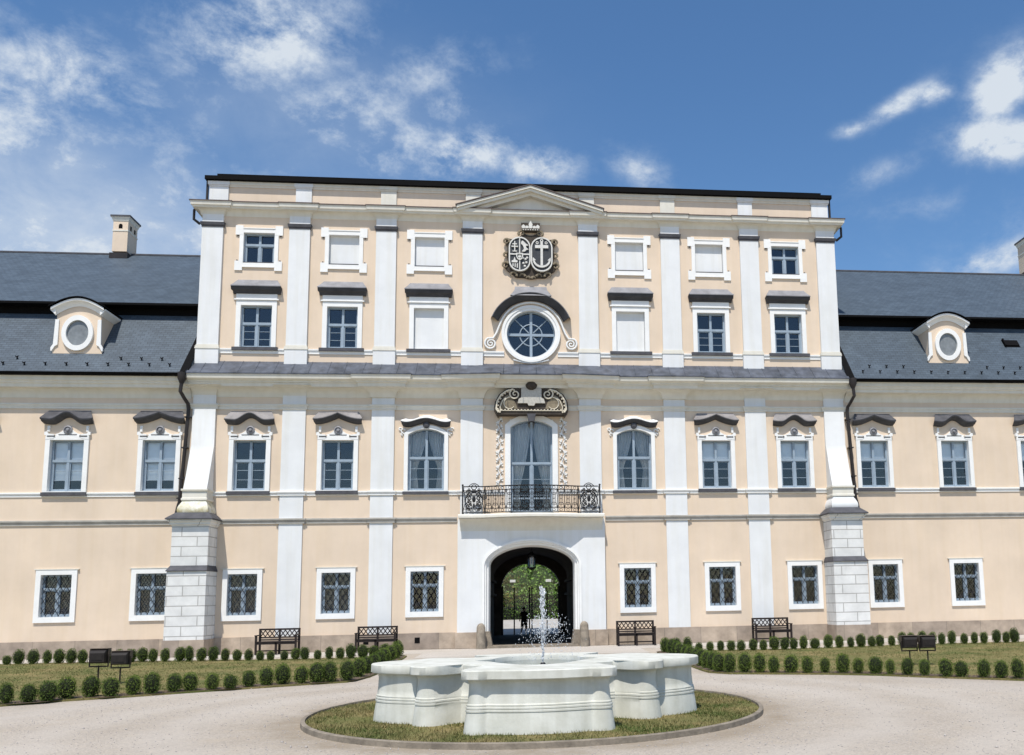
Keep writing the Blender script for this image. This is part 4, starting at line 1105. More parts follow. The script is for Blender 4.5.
# ---- the two corner buttresses
for s in (-1, 1):
    X = s * 11.6
    mb = MB()
    mb.box(X - .64, X + .64, -1.05, 0, .55, 2.84); mb.box(X - .60, X + .60, -.88, 0, 2.84, 4.50)
    bt = mb.build('buttress', M['blocks'], manor, smooth=False)
    mb = MB(); mb.box(X - .67, X + .67, -1.09, 0, -.02, .55); mb.build('buttress_plinth', M['plinth'], bt, smooth=False)
    mb = MB(); mb.loft([[(X - k, 0, z), (X - k, -d, z), (X + k, -d, z), (X + k, 0, z)] for k, d, z in ((.62, 1.0, 2.842), (.665, 1.10, 2.845), (.665, 1.10, 2.87), (.605, .885, 3.04))]); mb.build('ledge_flashing', M['slatepaint'], bt, smooth=False)
    mb = MB(); mb.loft([[(X - k, 0, z), (X - k, -d, z), (X + k, -d, z), (X + k, 0, z)] for k, d, z in ((.60, .88, 4.40), (.66, .95, 4.44), (.66, .95, 4.50), (.71, 1.02, 4.54), (.71, 1.02, 4.60), (.60, .88, 4.60))]); mb.build('cap_moulding', M['blocks'], bt, smooth=False)
    mb = MB(); mb.loft([[(X - k, 0, z), (X - k, -d, z), (X + k, -d, z), (X + k, 0, z)] for k, d, z in ((.70, 1.0, 4.602), (.77, 1.10, 4.605), (.77, 1.10, 4.64), (.53, .80, 4.86))]); mb.build('cap_flashing', M['slatepaint'], bt, smooth=False)
    mb = MB(); rows = []
    for i in range(12):                                       # swelling foot
        t = i / 11; bulge = math.sin(PI * min(1, .22 + t * .85))
        k = .39 + .13 * bulge * (1 - .25 * t); d = .66 + .15 * bulge * (1 - .3 * t); z = 4.80 + .50 * t
        if i == 11: k, d = .40, .66
        rows.append([(X - k, 0, z), (X - k, -d, z), (X + k, -d, z), (X + k, 0, z)])
    mb.loft(rows); mb.build('swelling_foot', mat('stained_white_plaster', (.72, .72, .66), .85, .5, 3.3, c2=(.46, .40, .22)) if s < 0 else M['white'], bt, ang=40)
    mb = MB(); mb.loft([[(X - k, 0, z), (X - k, -d, z), (X + k, -d, z), (X + k, 0, z)] for k, d, z in ((.41, .67, 5.28), (.43, .69, 5.30), (.43, .69, 5.36), (.405, .66, 5.38), (.405, .66, 5.60), (.44, .71, 5.63), (.44, .71, 5.69), (.39, .64, 5.70))]); mb.build('foot_band', M['cornice'], bt, smooth=False)
    mb = MB(); rows = []
    for i in range(9):
        t = i / 8; z = 5.70 + 1.62 * t; d = .63 - .53 * (t ** .92)
        rows.append([(X - .39, 0, z), (X - .39, -d, z), (X + .39, -d, z), (X + .39, 0, z)])
    rows.append([(X - .39, 0, 9.14), (X - .39, -.10, 9.14), (X + .39, -.10, 9.14), (X + .39, 0, 9.14)])
    mb.loft(rows); mb.build('flared_pilaster', M['white'], bt, ang=25); mb = MB(); rows = [rows[-1]]
    for i in range(1, 7):
        t = i / 6; k = .39 + .26 * (1 - math.cos(t * PI / 2)); d = .10 + .42 * (1 - math.cos(t * PI / 2)); z = 9.14 + .30 * math.sin(t * PI / 2)
        rows.append([(X - k, 0, z), (X - k, -d, z), (X + k, -d, z), (X + k, 0, z)])
    mb.loft(rows); mb.build('capital', M['cornice'], bt, ang=25)

# ---- wings: cornice, mansard roof, dormers, chimneys, gutters
for s in (-1, 1):
    a, b = sorted((s * 12.09, s * XE)); a2, b2 = sorted((s * 12.0, s * (XE + .25)))
    prof = [(-.02, 9.02), (.01, 9.02), (.02, 9.06)] + [(.02 + .28 * (1 - math.cos(t)), 9.06 + .28 * math.sin(t)) for t in np.linspace(0, PI / 2, 6)] + [(.34, 9.34), (.36, 9.46), (.40, 9.47), (.42, 9.54), (.46, 9.56), (.48, 9.72), (-.02, 9.73)]
    MB().sweep(prof, [(a, 0), (b, 0)]).build('cornice', M['cornice'], manor, ang=25)
    mb = MB()
    mb.quad((a2, -.57, 9.79), (b2, -.57, 9.79), (b2, 1.36, 12.49), (a2, 1.36, 12.49))
    mb.quad((a2, -.57, 9.76), (b2, -.57, 9.76), (b2, -.57, 9.79), (a2, -.57, 9.79)); mb.quad((a2, -.57, 9.76), (b2, -.57, 9.76), (b2, .1, 9.76), (a2, .1, 9.76))
    mb.quad((a2, 1.0, 12.83), (b2, 1.0, 12.83), (b2, 7.8, 17.30), (a2, 7.8, 17.30))
    mb.quad((a2, 7.8, 17.30), (b2, 7.8, 17.30), (b2, 16, 9.8), (a2, 16, 9.8))
    rf = mb.build('slate_roof', M['slate'], manor, smooth=False)
    mb = MB(); mb.box(a2, b2, 1.42, 1.5, 12.40, 12.86); mb.box(a2, b2, .96, 1.46, 12.78, 12.815); mb.box(a2, b2, .94, 1.0, 12.77, 12.85); mb.build('roof_break_shade', M['black'], rf, smooth=False)  # black colour on strip and soffit stands in for shade under upper eave
    mb = MB(); mb.tube([(a2, 7.8, 17.32), (b2, 7.8, 17.32)], .06, 6); mb.build('ridge_cap', M['hoodbrown'] if False else M['slatepaint'], rf)
    mb = MB(); a3, b3 = sorted((s * 12.25, s * (XE + .2)))
    rows = [[(x, -.60 + .075 * math.cos(t), 9.80 + .075 * math.sin(t)) for t in np.linspace(-PI, 0, 9)] for x in (a3, b3)]
    mb.loft(rows); mb.tube([(a3, -.675, 9.80), (b3, -.675, 9.80)], .014, 5); mb.build('gutter', M['black'], rf, ang=40)
    # snow guards
    g = MB(); g.box(-.012, .012, -.02, .02, 0, .11); g.box(-.04, .04, -.04, -.015, .07, .10); g.prism([(-.05, .10), (0, .06), (.05, .10), (.05, .13), (0, .09), (-.05, .13)], -.045, -.02)
    gd = None
    for row, z in ((0, 10.10), (1, 10.36)):
        for k in range(17):
            x = s * (12.75 + k * .69 + row * .345)
            if abs(x) > 25 or (row and 15.0 < abs(x) < 17.7): continue
            loc = (x, -.57 + (z - 9.79) / 1.4, z)
            if gd is None: gd = g.build('snow_guard', M['black'], rf, loc=loc, smooth=False)
            else: copy_tree(gd, rf, loc)
    # dormer with an oval window under a curved cornice
    cx = -16.06 if s < 0 else 16.45; YF = .02
    pl = [(-.90, 10.72), (.90, 10.72), (.90, 10.92), (.86, 11.02), (.81, 11.10), (.80, 12.10)] + [(.80 * math.cos(t), 12.10 + .46 * math.sin(t)) for t in np.linspace(.25, PI - .25, 13)] + [(-.80, 12.10), (-.81, 11.10), (-.86, 11.02), (-.90, 10.92)]
    hole = circ(.46, 32, 0, 11.53, .86, 1.22)
    mb = MB(); mb.prism([(x, z) for x, z in pl], YF + .02, YF + 2.2)
    # cut: front drawn as a plate with the oval
    mb.v = [(x, y, z) for x, y, z in mb.v]
    dm = mb.build('dormer', M['peach'], manor, loc=(cx, 0, 0), smooth=False)
    mb = MB().ring(circ(.60, 40, 0, 11.53, .95, 1.03), circ(.43, 40, 0, 11.53, .95, 1.03), YF - .07, YF + .02, YF + .01); mb.build('oval_surround', M['trim'], dm, ang=40)
    MB().add([(x, YF + .008, z) for x, z in circ(.43, 40, 0, 11.53, .95, 1.03)], [tuple(range(40))]).build('oval_pane', mat('grey_dormer_glass', (.22, .235, .24), .2, .25, 5, spec=.5), dm, smooth=False)
    for q in (-1, 1):
        pl2 = [(.70, 11.12), (.80, 11.06), (.90, 10.90), (.94, 10.90), (.94, 11.02), (.86, 11.14), (.83, 12.0), (.70, 12.0)]
        MB().prism(pl2 if q > 0 else [(-x, z) for x, z in pl2][::-1], YF - .03, YF + .02).build('side_strip', M['trim'], dm, smooth=False)
    mb = MB(); arcn = 21; P = [(.0, -.22), (.02, -.16), (.06, -.10), (.13, -.06), (.17, -.05), (.17, .02), (.0, .02)]
    rows = []
    for i in range(arcn):
        u = -1 + 2 * i / (arcn - 1); x = u * .86; z = 12.42 + .34 * math.cos(u * PI / 2 * .98) - .07
        ex = u * .10
        rows.append([(x + ex * (o / .17), YF - o - .0, z + dz) for o, dz in P])
    mb.loft(rows); mb.build('arched_cornice', M['trim'], dm, ang=35)
    # cornice returns and cheek eaves running back to the slope
    mb = MB()
    for q in (-1, 1): mb.prism([(.80 * q, 12.14), (.99 * q, 12.30), (.99 * q, 12.36), (.80 * q, 12.36)] if q > 0 else [(-.80, 12.36), (-.99, 12.36), (-.99, 12.30), (-.80, 12.14)], YF - .10, YF + 1.6)
    mb.build('cheek_cornice', M['trim'], dm, smooth=False)
    rows = []
    for y in (YF - .22, YF + 2.6): rows.append([(u * 1.02, y, 12.43 + .35 * math.cos(u * PI / 2 * .98) - .04) for u in np.linspace(-1, 1, 21)])
    rows2 = [[(x, y, z + .035) for x, y, z in r] for r in rows]
    mb = MB().loft(rows2).loft([rows[0], rows2[0]]); 
    for k in (0, -1): mb.quad(rows[0][k], rows[1][k], rows2[1][k], rows2[0][k])
    mb.build('dormer_roof', M['black'], dm, ang=30)
    MB().box(-.95, .95, YF - .05, YF + .3, 10.66, 10.72).build('flashing', M['slatepaint'], dm, smooth=False)
    for o_ in [dm] + list(dm.children):
        for v_ in o_.data.vertices:
            v_.co.z = 12.77 + (v_.co.z - 12.85) * 1.05; v_.co.x *= .93
    # rainwater pipe with hopper, bending in under the cornice
    X = s * 12.22
    mb = MB(); mb.lathe([(.0, .34), (.15, .34), (.15, .14), (.09, .0), (.07, -.05)], (X, -.62, 9.48), 10); hp = mb.build('rain_hopper', M['blackpipe'], manor, ang=40)
    mb = MB(); mb.tube([(X, -.62, 9.48), (X + s * .03, -.62, 9.15), (X - s * .02, -.34, 8.95), (X - s * .08, -.16, 8.80), (X - s * .10, -.13, 8.6), (X + s * .05, -.13, 5.3), (X + s * .10, -.13, 5.1), (X + s * .16, -.13, 4.75)], .065, 8)
    mb.build('downpipe', M['blackpipe'], hp, ang=40)
    mb = MB()
    for z in (8.3, 7.2, 6.1, 5.4): mb.box(X - .10 - .1 * s + (8.6 - z) * .045 * s, X + .10 - .1 * s + (8.6 - z) * .045 * s, -.2, 0, z, z + .04)
    mb.build('pipe_clip', M['blackpipe'], hp, smooth=False)
    # valley flashing between wing roof and centre
    MB().quad((s * 12.02, -.60, 9.86), (s * 12.32, -.60, 9.86), (s * 12.16, 1.2, 12.36), (s * 12.02, 1.2, 12.36)).build('valley_flashing', M['black'], rf, smooth=False)
    mb = MB(); mb.tube([(s * 12.26, .10, 16.28), (s * 12.30, -.02, 16.1), (s * 12.30, -.02, 15.75), (s * 12.10, .05, 15.6)], .05, 6); mb.build('eaves_pipe', M['blackpipe'], manor, ang=40)
    mb = MB(); mb.tube([(s * 12.0, .35, 17.4), (s * 12.0, .35, 16.5)], .05, 6); mb.build('eaves_pipe', M['blackpipe'], manor)
# chimneys
ch = None
for cx in (-18.06, 25.0):
    if ch is None:
        mb = MB(); mb.box(-.315, .315, 0, .95, 0, 1.6); ch = mb.build('chimney', M['peach'], manor, smooth=False)
        mb = MB(); mb.loft([[(-k, .475 - d, z), (k, .475 - d, z), (k, .475 + d, z), (-k, .475 + d, z)] for k, d, z in ((.32, .48, 1.38), (.34, .50, 1.42), (.36, .52, 1.50), (.40, .56, 1.58))], closed=True); mb.box(-.335, .335, -.02, .97, .93, .99); mb.build('chimney_moulding', M['cornice'], ch, smooth=False)
        mb = MB(); mb.box(-.42, .42, -.10, 1.05, 1.58, 1.66); mb.build('chimney_cap', M['slatepaint'], ch, smooth=False)
        mb = MB(); mb.prism([(-.08, 1.06), (.08, 1.06), (.08, 1.20)] + [(.08 * math.cos(t), 1.20 + .08 * math.sin(t)) for t in np.linspace(0, PI, 7)][1:-1] + [(-.08, 1.20)], -.006, .05)
        mb.build('smoke_opening', M['black'], ch, smooth=False)
        for y in (.28, .68): MB().box(.30, .322, y - .07, y + .07, 1.06, 1.26).build('smoke_opening', M['black'], ch, smooth=False)
        mb = MB(); mb.box(-.38, .38, -.08, 1.0, -.35, -.09); mb.build('chimney_flashing_shade', M['blackpipe'], ch, smooth=False)  # dark colour of this flashing stands in for shadow at the chimney foot
        ch.location = (cx, 7.3, 17.28)
    else: copy_tree(ch, loc=(cx, 7.3, 17.5))
# small hatch on the right roof slope
mb = MB(); mb.box(-.30, .30, -.08, .25, -.02, .05); mb.box(-.34, -.28, -.12, .3, -.1, .10); mb.box(-.34, .34, -.13, -.07, -.12, .0)
hb = mb.build('roof_hatch', M['black'], manor, loc=(19.55, .72, 11.62), smooth=False); hb.rotation_euler = (R(54), 0, 0)
# ------------------------------------------------------------------ ground
mb = MB(); mb.quad((-400, -200, -.012), (400, -200, -.012), (400, 600, -.012), (-400, 600, -.012))
tag(mb.build('gravel_ground', M['gravel'], smooth=False), kind='structure')
mb = MB(); mb.quad((-28, -2.6, -.008), (28, -2.6, -.008), (28, -.02, -.008), (-28, -.02, -.008)); mb.quad((-3.6, -4.9, -.0075), (3.6, -4.9, -.0075), (3.6, -2.6, -.0075), (-3.6, -2.6, -.0075))
tag(mb.build('forecourt_path', M['path'], smooth=False), kind='structure')

# hedge rows as read off the photograph: (pixel x, pixel y of the foot, width px, height px)
FL = [(2, 704.5, 14, 22), (24.5, 703.2, 16, 19), (43.4, 702, 18, 21), (62, 699.7, 19, 23), (87.2, 697.8, 17, 22), (107.7, 697.3, 17, 20), (130, 695.4, 16, 20), (148.2, 694.4, 17, 22), (170.9, 692.5, 15, 19), (187.6, 691.3, 16, 19), (209.5, 690.1, 13, 17),
      (228, 689.3, 14, 15), (247, 687.4, 13, 17), (264.4, 685.9, 15, 19), (281.5, 684.8, 16, 21), (299.4, 683.9, 14, 18), (315.6, 683.1, 17, 21), (328.7, 682.4, 16, 21), (345.5, 681, 16, 21)]
PLh = [(357, 677.5, 15, 20), (366, 674, 14, 18), (373, 671, 14, 18), (379, 667.5, 13, 17), (384, 664.5, 13, 17), (389, 661.5, 12, 16), (394, 659, 12, 16), (398, 656.5, 11, 16)]
BL = [(5.2, 665.1, 8, 10), (15.5, 664.7, 11, 15), (30.7, 664.4, 11, 15), (45, 664, 9, 14), (56.5, 663.9, 11, 15), (68.6, 663.7, 10, 15), (80.8, 663.5, 10, 14), (93, 663.2, 10, 14), (106, 663, 10, 14), (117, 662.8, 10, 14), (129.4, 662.6, 11, 14), (140.8, 662.4, 11, 15), (151.3, 662.2, 9, 14), (163.7, 662, 9, 14), (177.8, 661.8, 11, 15), (188, 661.7, 9, 16), (199.7, 661.5, 10, 14),
      (211.6, 661.4, 10, 15), (223.6, 661.2, 9, 13), (235.5, 661, 9, 12), (247.4, 660.8, 9, 12), (258.9, 660.6, 8, 10), (269.6, 660.4, 8, 10), (283.4, 660.2, 8, 10), (294.4, 660, 10, 12), (304.1, 659.8, 9, 13), (316.8, 659.6, 8, 10), (328.5, 659.3, 8, 13), (339.2, 659.1, 9, 12), (350.1, 658.8, 10, 15), (361.6, 658.3, 11, 14), (373, 657.5, 11, 12), (384, 656.3, 11, 13)]
FR = [(730.6, 672.6, 14, 20), (746.6, 672.7, 14, 20), (761.6, 672.8, 14, 20), (775.2, 672.8, 12, 17), (792.6, 672.9, 15, 18), (809, 673.2, 12, 17), (826.5, 673, 11, 16), (845, 673.3, 15, 20), (859.8, 673.5, 11, 16), (878.2, 674, 15, 18), (892.4, 674.6, 9, 16), (909.6, 675.3, 12, 18), (926.8, 675.9, 11, 17), (949.7, 677, 14, 19), (964.9, 677.3, 14, 17), (986.4, 677.8, 13, 19), (1004, 678.4, 13, 18), (1021.6, 679, 13, 21)]
PR = [(666, 652.5, 11, 15), (672, 654.5, 11, 16), (677, 656.5, 11, 16), (682, 658.5, 12, 16), (687, 660.5, 12, 16), (692, 662.5, 13, 17), (697.5, 664.5, 13, 17), (703, 666.5, 13, 18), (709, 668.5, 14, 18), (715, 670.5, 14, 19), (721.5, 672, 14, 19)]
BR = [(678, 650.8, 10, 13), (688.5, 651, 10, 14), (699.6, 651.2, 8, 9), (710.8, 651.2, 8, 10), (721.5, 651.1, 8, 11), (732.3, 651, 9, 11), (742.3, 650.9, 9, 11), (753.7, 650.6, 9, 12), (764.4, 650.4, 9, 11), (775.9, 650.1, 11, 14), (785.9, 649.9, 10, 13), (794.7, 649.6, 9, 12), (804.5, 649.3, 9, 14), (816.6, 648.8, 11, 11), (829.5, 648.3, 10, 14), (841, 648, 9, 13), (852.4, 647.6, 8, 11), (863.2, 647.2, 10, 14), (873.4, 646.8, 9, 11), (881.7, 646.5, 9, 12), (893.4, 646, 8, 11), (903.7, 645.6, 9, 14), (913, 645.3, 9, 13), (924, 644.9, 9, 14), (933.9, 644.7, 8, 13), (943.5, 644.5, 8, 12), (953.2, 644.3, 8, 14), (966, 644, 8, 11), (976, 643.8, 7, 12), (985.9, 643.6, 8, 12), (998.8, 643.3, 9, 14), (1007.8, 643.1, 8, 12), (1017.6, 642.8, 10, 15)]
def row_ground(rows): return [ground_at(x, y) for x, y, _, _ in rows]
# lawns and soil strips follow the rows
def bed(front, path, back, out):
    f = [p.to_2d() for p in row_ground(front)]; p_ = [p.to_2d() for p in row_ground(path)]; b = [p.to_2d() for p in row_ground(back)]
    return f, p_, b
for front, path, back, s in ((FL, PLh, BL, -1), (FR, PR, BR, 1)):
    f, p_, b = bed(front, path, back, s)
    f = f if s > 0 else f[::-1]                          # from the path outwards
    p_ = sorted(p_, key=lambda q: -q.y)                  # back to front
    b = sorted(b, key=lambda q: abs(q.x))
    dirf = (f[-1] - f[-3]).normalized(); f.append(f[-1] + dirf * 3.0)
    # Lawn outline
    outl = [(b[0].x - s * .35, b[0].y + .3)] + [(q.x - s * .28, q.y - .05) for q in p_] + [(q.x - s * .10, q.y - .30) for q in f[::3]] + [(f[-1].x, f[-1].y - .3), (s * 24, f[-1].y - 1.0), (s * 24, b[-1].y + .3)] + [(q.x, q.y + .25) for q in b[::-5]]
    if s > 0: pass
    else: outl = outl[::-1]
    me = MB().hprism(outl[::-1] if False else outl, -.01, .022)
    tag(me.build('lawn', M['lawn'], smooth=False), kind='structure')
    line = [(b[0].x, b[0].y)] + [(q.x, q.y) for q in p_] + [(q.x, q.y) for q in f]
    mb = MB()
    L_ = offpath(line, -.26); R_ = offpath(line, .26)
    L_ = [(x + random.uniform(-.04, .04), y + random.uniform(-.05, .05)) for x, y in L_]; R_ = [(x + random.uniform(-.04, .04), y + random.uniform(-.05, .05)) for x, y in R_]
    mb.loft([[(x, y, .026) for x, y in L_], [(x, y, .03) for x, y in R_]], flip=True)
    tag(mb.build('soil_strip', M['soil'], smooth=False), kind='structure')

# ------------------------------------------------------------------ boxwoods
def box_mesh(seed, nleaf=1500):
    g = np.random.default_rng(seed)
    d = g.normal(size=(nleaf, 3)); d /= np.linalg.norm(d, axis=1)[:, None]
    ph = g.uniform(0, 6.28, 6)
    lump = 1 + .07 * np.sin(4 * d[:, 0] + ph[0]) * np.sin(3 * d[:, 2] + ph[1]) + .06 * np.sin(7 * d[:, 1] + ph[2]) * np.cos(5 * d[:, 0] + ph[3])
    sq = 1 / (np.abs(d[:, 2]) ** 2.6 + (d[:, 0] ** 2 + d[:, 1] ** 2) ** 1.3) ** (1 / 2.6)
    r = lump * sq * g.uniform(.84, 1.05, nleaf)
    stray = g.random(nleaf) < .05; r[stray] *= g.uniform(1.02, 1.14, stray.sum())
    P = d * r[:, None] * np.array([.5, .5, .5]); P[:, 2] += .5
    t = g.normal(size=(nleaf, 3)) * .8 + d * .9; t /= np.linalg.norm(t, axis=1)[:, None]
    q = np.cross(t, g.normal(size=(nleaf, 3))); q /= np.linalg.norm(q, axis=1)[:, None]
    l = g.uniform(.04, .085, nleaf)[:, None]; w_ = l * .55
    V = np.concatenate([P - t * l * .5, P + q * w_ * .5, P + t * l * .6, P - q * w_ * .5], 1).reshape(-1, 3)
    F = np.arange(nleaf * 4).reshape(-1, 4)
    return V, F
protos = []
def make_box(seed):
    V, F = box_mesh(seed)
    # dense twiggy heart
    c = MB(); c.ball((0, 0, .5), .44, .44, .44, 12); c.lathe([(.08, -.02), (.05, .15)], n=6)
    o = len(V); Vc = np.array(c.v); 
    me = bpy.data.meshes.new('boxwood_shrub')
    faces = [tuple(f) for f in F] + [tuple(i + o for i in f) for f in c.f]
    me.from_pydata(np.concatenate([V, Vc]).tolist(), [], faces)
    me.materials.append(M['box']); me.materials.append(M['boxcore'])
    me.polygons.foreach_set('material_index', [0] * len(F) + [1] * len(c.f)); me.update()
    return me
meshes = [make_box(100 + k) for k in range(7)]
def plant_row(rows, label, group):
    for x, y, wp, hp in rows:
        p = ground_at(x, y, .02)
        d = (p - Vector((CAMX, -CAMD, CAMH))).dot(fw); k = d / 900
        o = bpy.data.objects.new('boxwood_shrub', random.choice(meshes)); col.objects.link(o)
        wd = wp * k * .97; ht = hp * k * 1.0
        p = p + Vector((0, wd * .42, 0))
        o.location = (p.x, p.y, .0); o.scale = (wd * random.uniform(.95, 1.05), wd * random.uniform(.9, 1.05), ht)
        o.rotation_euler = (random.uniform(-.06, .06), random.uniform(-.08, .08), random.uniform(0, 6.28))
        tag(o, label, 'shrub', group)
plant_row(FL, 'clipped boxwood ball in the front row along the gravel, on the left lawn', 'boxwood balls edging the front of the left lawn')
plant_row(PLh, 'clipped boxwood ball in the crowded slanting row at the inner end of the left lawn', 'boxwood balls at the inner end of the left lawn')
plant_row(BL, 'small clipped boxwood ball in the back row near the house wall, on the left lawn', 'boxwood balls along the back of the left lawn')
plant_row(FR, 'clipped boxwood ball in the front row along the gravel, on the right lawn', 'boxwood balls edging the front of the right lawn')
plant_row(PR, 'clipped boxwood ball in the crowded slanting row at the inner end of the right lawn', 'boxwood balls at the inner end of the right lawn')
plant_row(BR, 'small clipped boxwood ball in the back row near the house wall, on the right lawn', 'boxwood balls along the back of the right lawn')

# ------------------------------------------------------------------ fountain
FX, FY = -.045, -18.9
NT = 960
th = np.linspace(0, 2 * PI, NT, endpoint=False)
def far_hit(cx, cy, r):
    b = cx * np.cos(th) + cy * np.sin(th); disc = b * b - (cx * cx + cy * cy - r * r)
    return np.where(disc > 0, b + np.sqrt(np.maximum(disc, 0)), 0)
def outline(dr, soft):
    rad = np.full(NT, 1.58 + dr)
    for sg in (-1, 1):
        h_ = far_hit(0, sg * .85, 1.68 + dr); x = h_ * np.cos(th); y = h_ * np.sin(th)
        rad = np.where((np.abs(x) <= .695 + dr * .6) & (y * sg > 0), np.maximum(rad, h_), rad)
        h_ = far_hit(sg * .90, 0, 1.40 + dr); x = h_ * np.cos(th); y = h_ * np.sin(th)
        rad = np.where((np.abs(y) <= 1.17 + dr * .6) & (x * sg > 0), np.maximum(rad, h_), rad)
        for q in (-1, 1):
            rad = np.maximum(rad, far_hit(q * .775, sg * 2.285, .145 + dr)); rad = np.maximum(rad, far_hit(q * 1.47, sg * 1.28, .20 + dr))
    for _ in range(soft // 2): rad = (np.roll(rad, 1) + rad * 2 + np.roll(rad, -1)) / 4
    return rad
fo = thing('fountain', 'low pale stone fountain with lobed basin and flat rim on a round grass patch', 'fountain', (FX, FY, 0))
prof = [(.07, -.02), (.065, .06), (.052, .16), (.038, .25), (.032, .295), (.040, .30), (.041, .312), (.039, .325), (.029, .33), (.037, .338), (.038, .35), (.035, .362), (.024, .368), (.030, .376), (.029, .39), (.018, .40), (.008, .47), (.002, .55), (.0, .64), (.012, .675), (.03, .70)]
def flat(y): return y if y < -1.3 else -1.3 + (y + 1.3) * .56          # the basin is shallower front to back than it is wide
def loopz(rad, z): return [(float(r * math.cos(t)), flat(float(r * math.sin(t))), z) for r, t in zip(rad, th)]
MB().loft([loopz(outline(d - .02, 3), z) for d, z in prof], closed=True).build('basin', M['fountain'], fo, ang=38)
ro = outline(.088, 10)
ri = 1 / np.sqrt((np.cos(th) / .82) ** 2 + (np.sin(th) / 1.55) ** 2)
ri = ri * (1 + .10 * np.cos(4 * th)) 
MB().loft([loopz(ro - .06, .695), loopz(ro - .01, .70), loopz(ro, .712), loopz(ro, .808), loopz(ro - .012, .82), loopz(ri + .01, .822), loopz(ri, .812), loopz(ri, .70), loopz(ri + .03, .70), loopz(ri + .04, .30)], closed=True).build('rim', M['fountain'], fo, ang=38)
wt = bpy.data.materials.new('basin_water'); wt.use_nodes = True
b = wt.node_tree.nodes['Principled BSDF']; b.inputs['Base Color'].default_value = (.035, .06, .06, 1); b.inputs['Roughness'].default_value = .06
n_ = wt.node_tree.nodes.new('ShaderNodeTexNoise'); n_.inputs['Scale'].default_value = 9
g_ = wt.node_tree.nodes.new('ShaderNodeNewGeometry'); wt.node_tree.links.new(g_.outputs['Position'], n_.inputs['Vector'])
bp_ = wt.node_tree.nodes.new('ShaderNodeBump'); bp_.inputs['Strength'].default_value = .5; wt.node_tree.links.new(n_.outputs['Fac'], bp_.inputs['Height']); wt.node_tree.links.new(bp_.outputs['Normal'], b.inputs['Normal'])
rw = ri + .03
MB().add(loopz(rw, .75), [tuple(range(NT))]).build('water', wt, fo, smooth=False)
mb = MB(); mb.lathe([(.06, .3), (.05, .74), (.03, .78), (0, .78)], (.07, -.75, 0), 10); mb.build('nozzle', M['iron'], fo)
# spray of the jet: a rising column and falling drops
sp = bpy.data.materials.new('water_drops'); sp.use_nodes = True
b = sp.node_tree.nodes['Principled BSDF']; b.inputs['Base Color'].default_value = (.86, .89, .92, 1); b.inputs['Roughness'].default_value = .12; b.inputs['Alpha'].default_value = .72
b.inputs['Transmission Weight'].default_value = .25
OC = np.array([(1, 0, 0), (-1, 0, 0), (0, 1, 0), (0, -1, 0), (0, 0, 1), (0, 0, -1)], float)
OF = np.array([(0, 2, 4), (2, 1, 4), (1, 3, 4), (3, 0, 4), (2, 0, 5), (1, 2, 5), (3, 1, 5), (0, 3, 5)])
drops = []
for k in range(330):                                        # the rising jet
    t = rng.random(); z = .76 + 1.10 * t ** .8
    sx = .008 + .018 * t
    drops.append((FX + .07 + rng.normal() * sx, FY - .75 + rng.normal() * sx, z, rng.uniform(.004, .010) * (1.2 if t > .75 else 1)))
for k in range(800):                                        # drops thrown out and falling, carried to the right
    a = rng.uniform(0, 2 * PI); v = rng.uniform(.15, 1.0) ** .7; t = rng.random() ** .8
    x = .07 + .10 * t + math.cos(a) * v * .60 * t; y = math.sin(a) * v * .55 * t
    z = .76 + rng.uniform(.60, 1.0) * 4 * .70 * (.16 + t * .84) * (1 - (.16 + t * .84)) + .02
    drops.append((FX + x + rng.normal() * .03, FY - .75 + y, z + rng.normal() * .03, rng.uniform(.003, .008)))
dr_ = np.array(drops); n = len(dr_)
V = (OC[None] * dr_[:, None, 3:4] * np.where(np.arange(len(dr_)) < 330, 3.2, 1.5)[:, None, None] ** np.array([0, 0, 1.]) + dr_[:, None, :3]).reshape(-1, 3); F = (OF[None] + (np.arange(n) * 6)[:, None, None]).reshape(-1, 3)
tag(fast_mesh('water_spray', V, F, sp), 'white water jet and scattered drops above the fountain basin', 'water jet', kind='stuff')
# round grass patch and its edging
GR = 3.36
mb = MB(); mb.add([(FX + GR * math.cos(t), FY + GR * math.sin(t), .030) for t in np.linspace(0, 2 * PI, 97)[:-1]], [tuple(range(96))]); tag(mb.build('grass_patch_soil', M['lawn'], smooth=False), kind='structure')
mb = MB(); rows = [[(FX + r * math.cos(t), FY + r * math.sin(t), z) for t in np.linspace(0, 2 * PI, 129)[:-1]] for r, z in ((GR + .045, -.02), (GR + .045, .055), (GR + .035, .064), (GR - .015, .064), (GR - .02, .0))]
mb.loft(rows, closed=True); kb = mb.build('round_edging', M['kerb'], ang=40); tag(kb, 'thin curved stone edging ring around the fountain grass', 'edging')

# grass blades
def blades(name, P, hmin, hmax, wid, seed, kind='stuff'):
    g = np.random.default_rng(seed); n = len(P)
    a = g.uniform(0, 2 * PI, n); h_ = g.uniform(hmin, hmax, n); lean = g.normal(0, .5, (n, 2)) * h_[:, None]
    dx = np.cos(a) * wid; dy = np.sin(a) * wid
    A = np.stack([P[:, 0] - dx, P[:, 1] - dy, P[:, 2]], 1); B = np.stack([P[:, 0] + dx, P[:, 1] + dy, P[:, 2]], 1)
    C = np.stack([P[:, 0] + lean[:, 0], P[:, 1] + lean[:, 1], P[:, 2] + h_], 1)
    V = np.stack([A, B, C], 1).reshape(-1, 3)
    o = fast_mesh(name, V, np.arange(3 * n).reshape(-1, 3), M['blade']); tag(o, kind='stuff'); return o
n = 60000
r = GR * .99 * np.sqrt(rng.random(n)); a = rng.uniform(0, 2 * PI, n)
x = r * np.cos(a); y = r * np.sin(a)
yu = np.where(y < -1.3, y, -1.3 + (y + 1.3) / .56); ros = np.interp(np.arctan2(yu, x) % (2 * PI), th, outline(.08, 3))
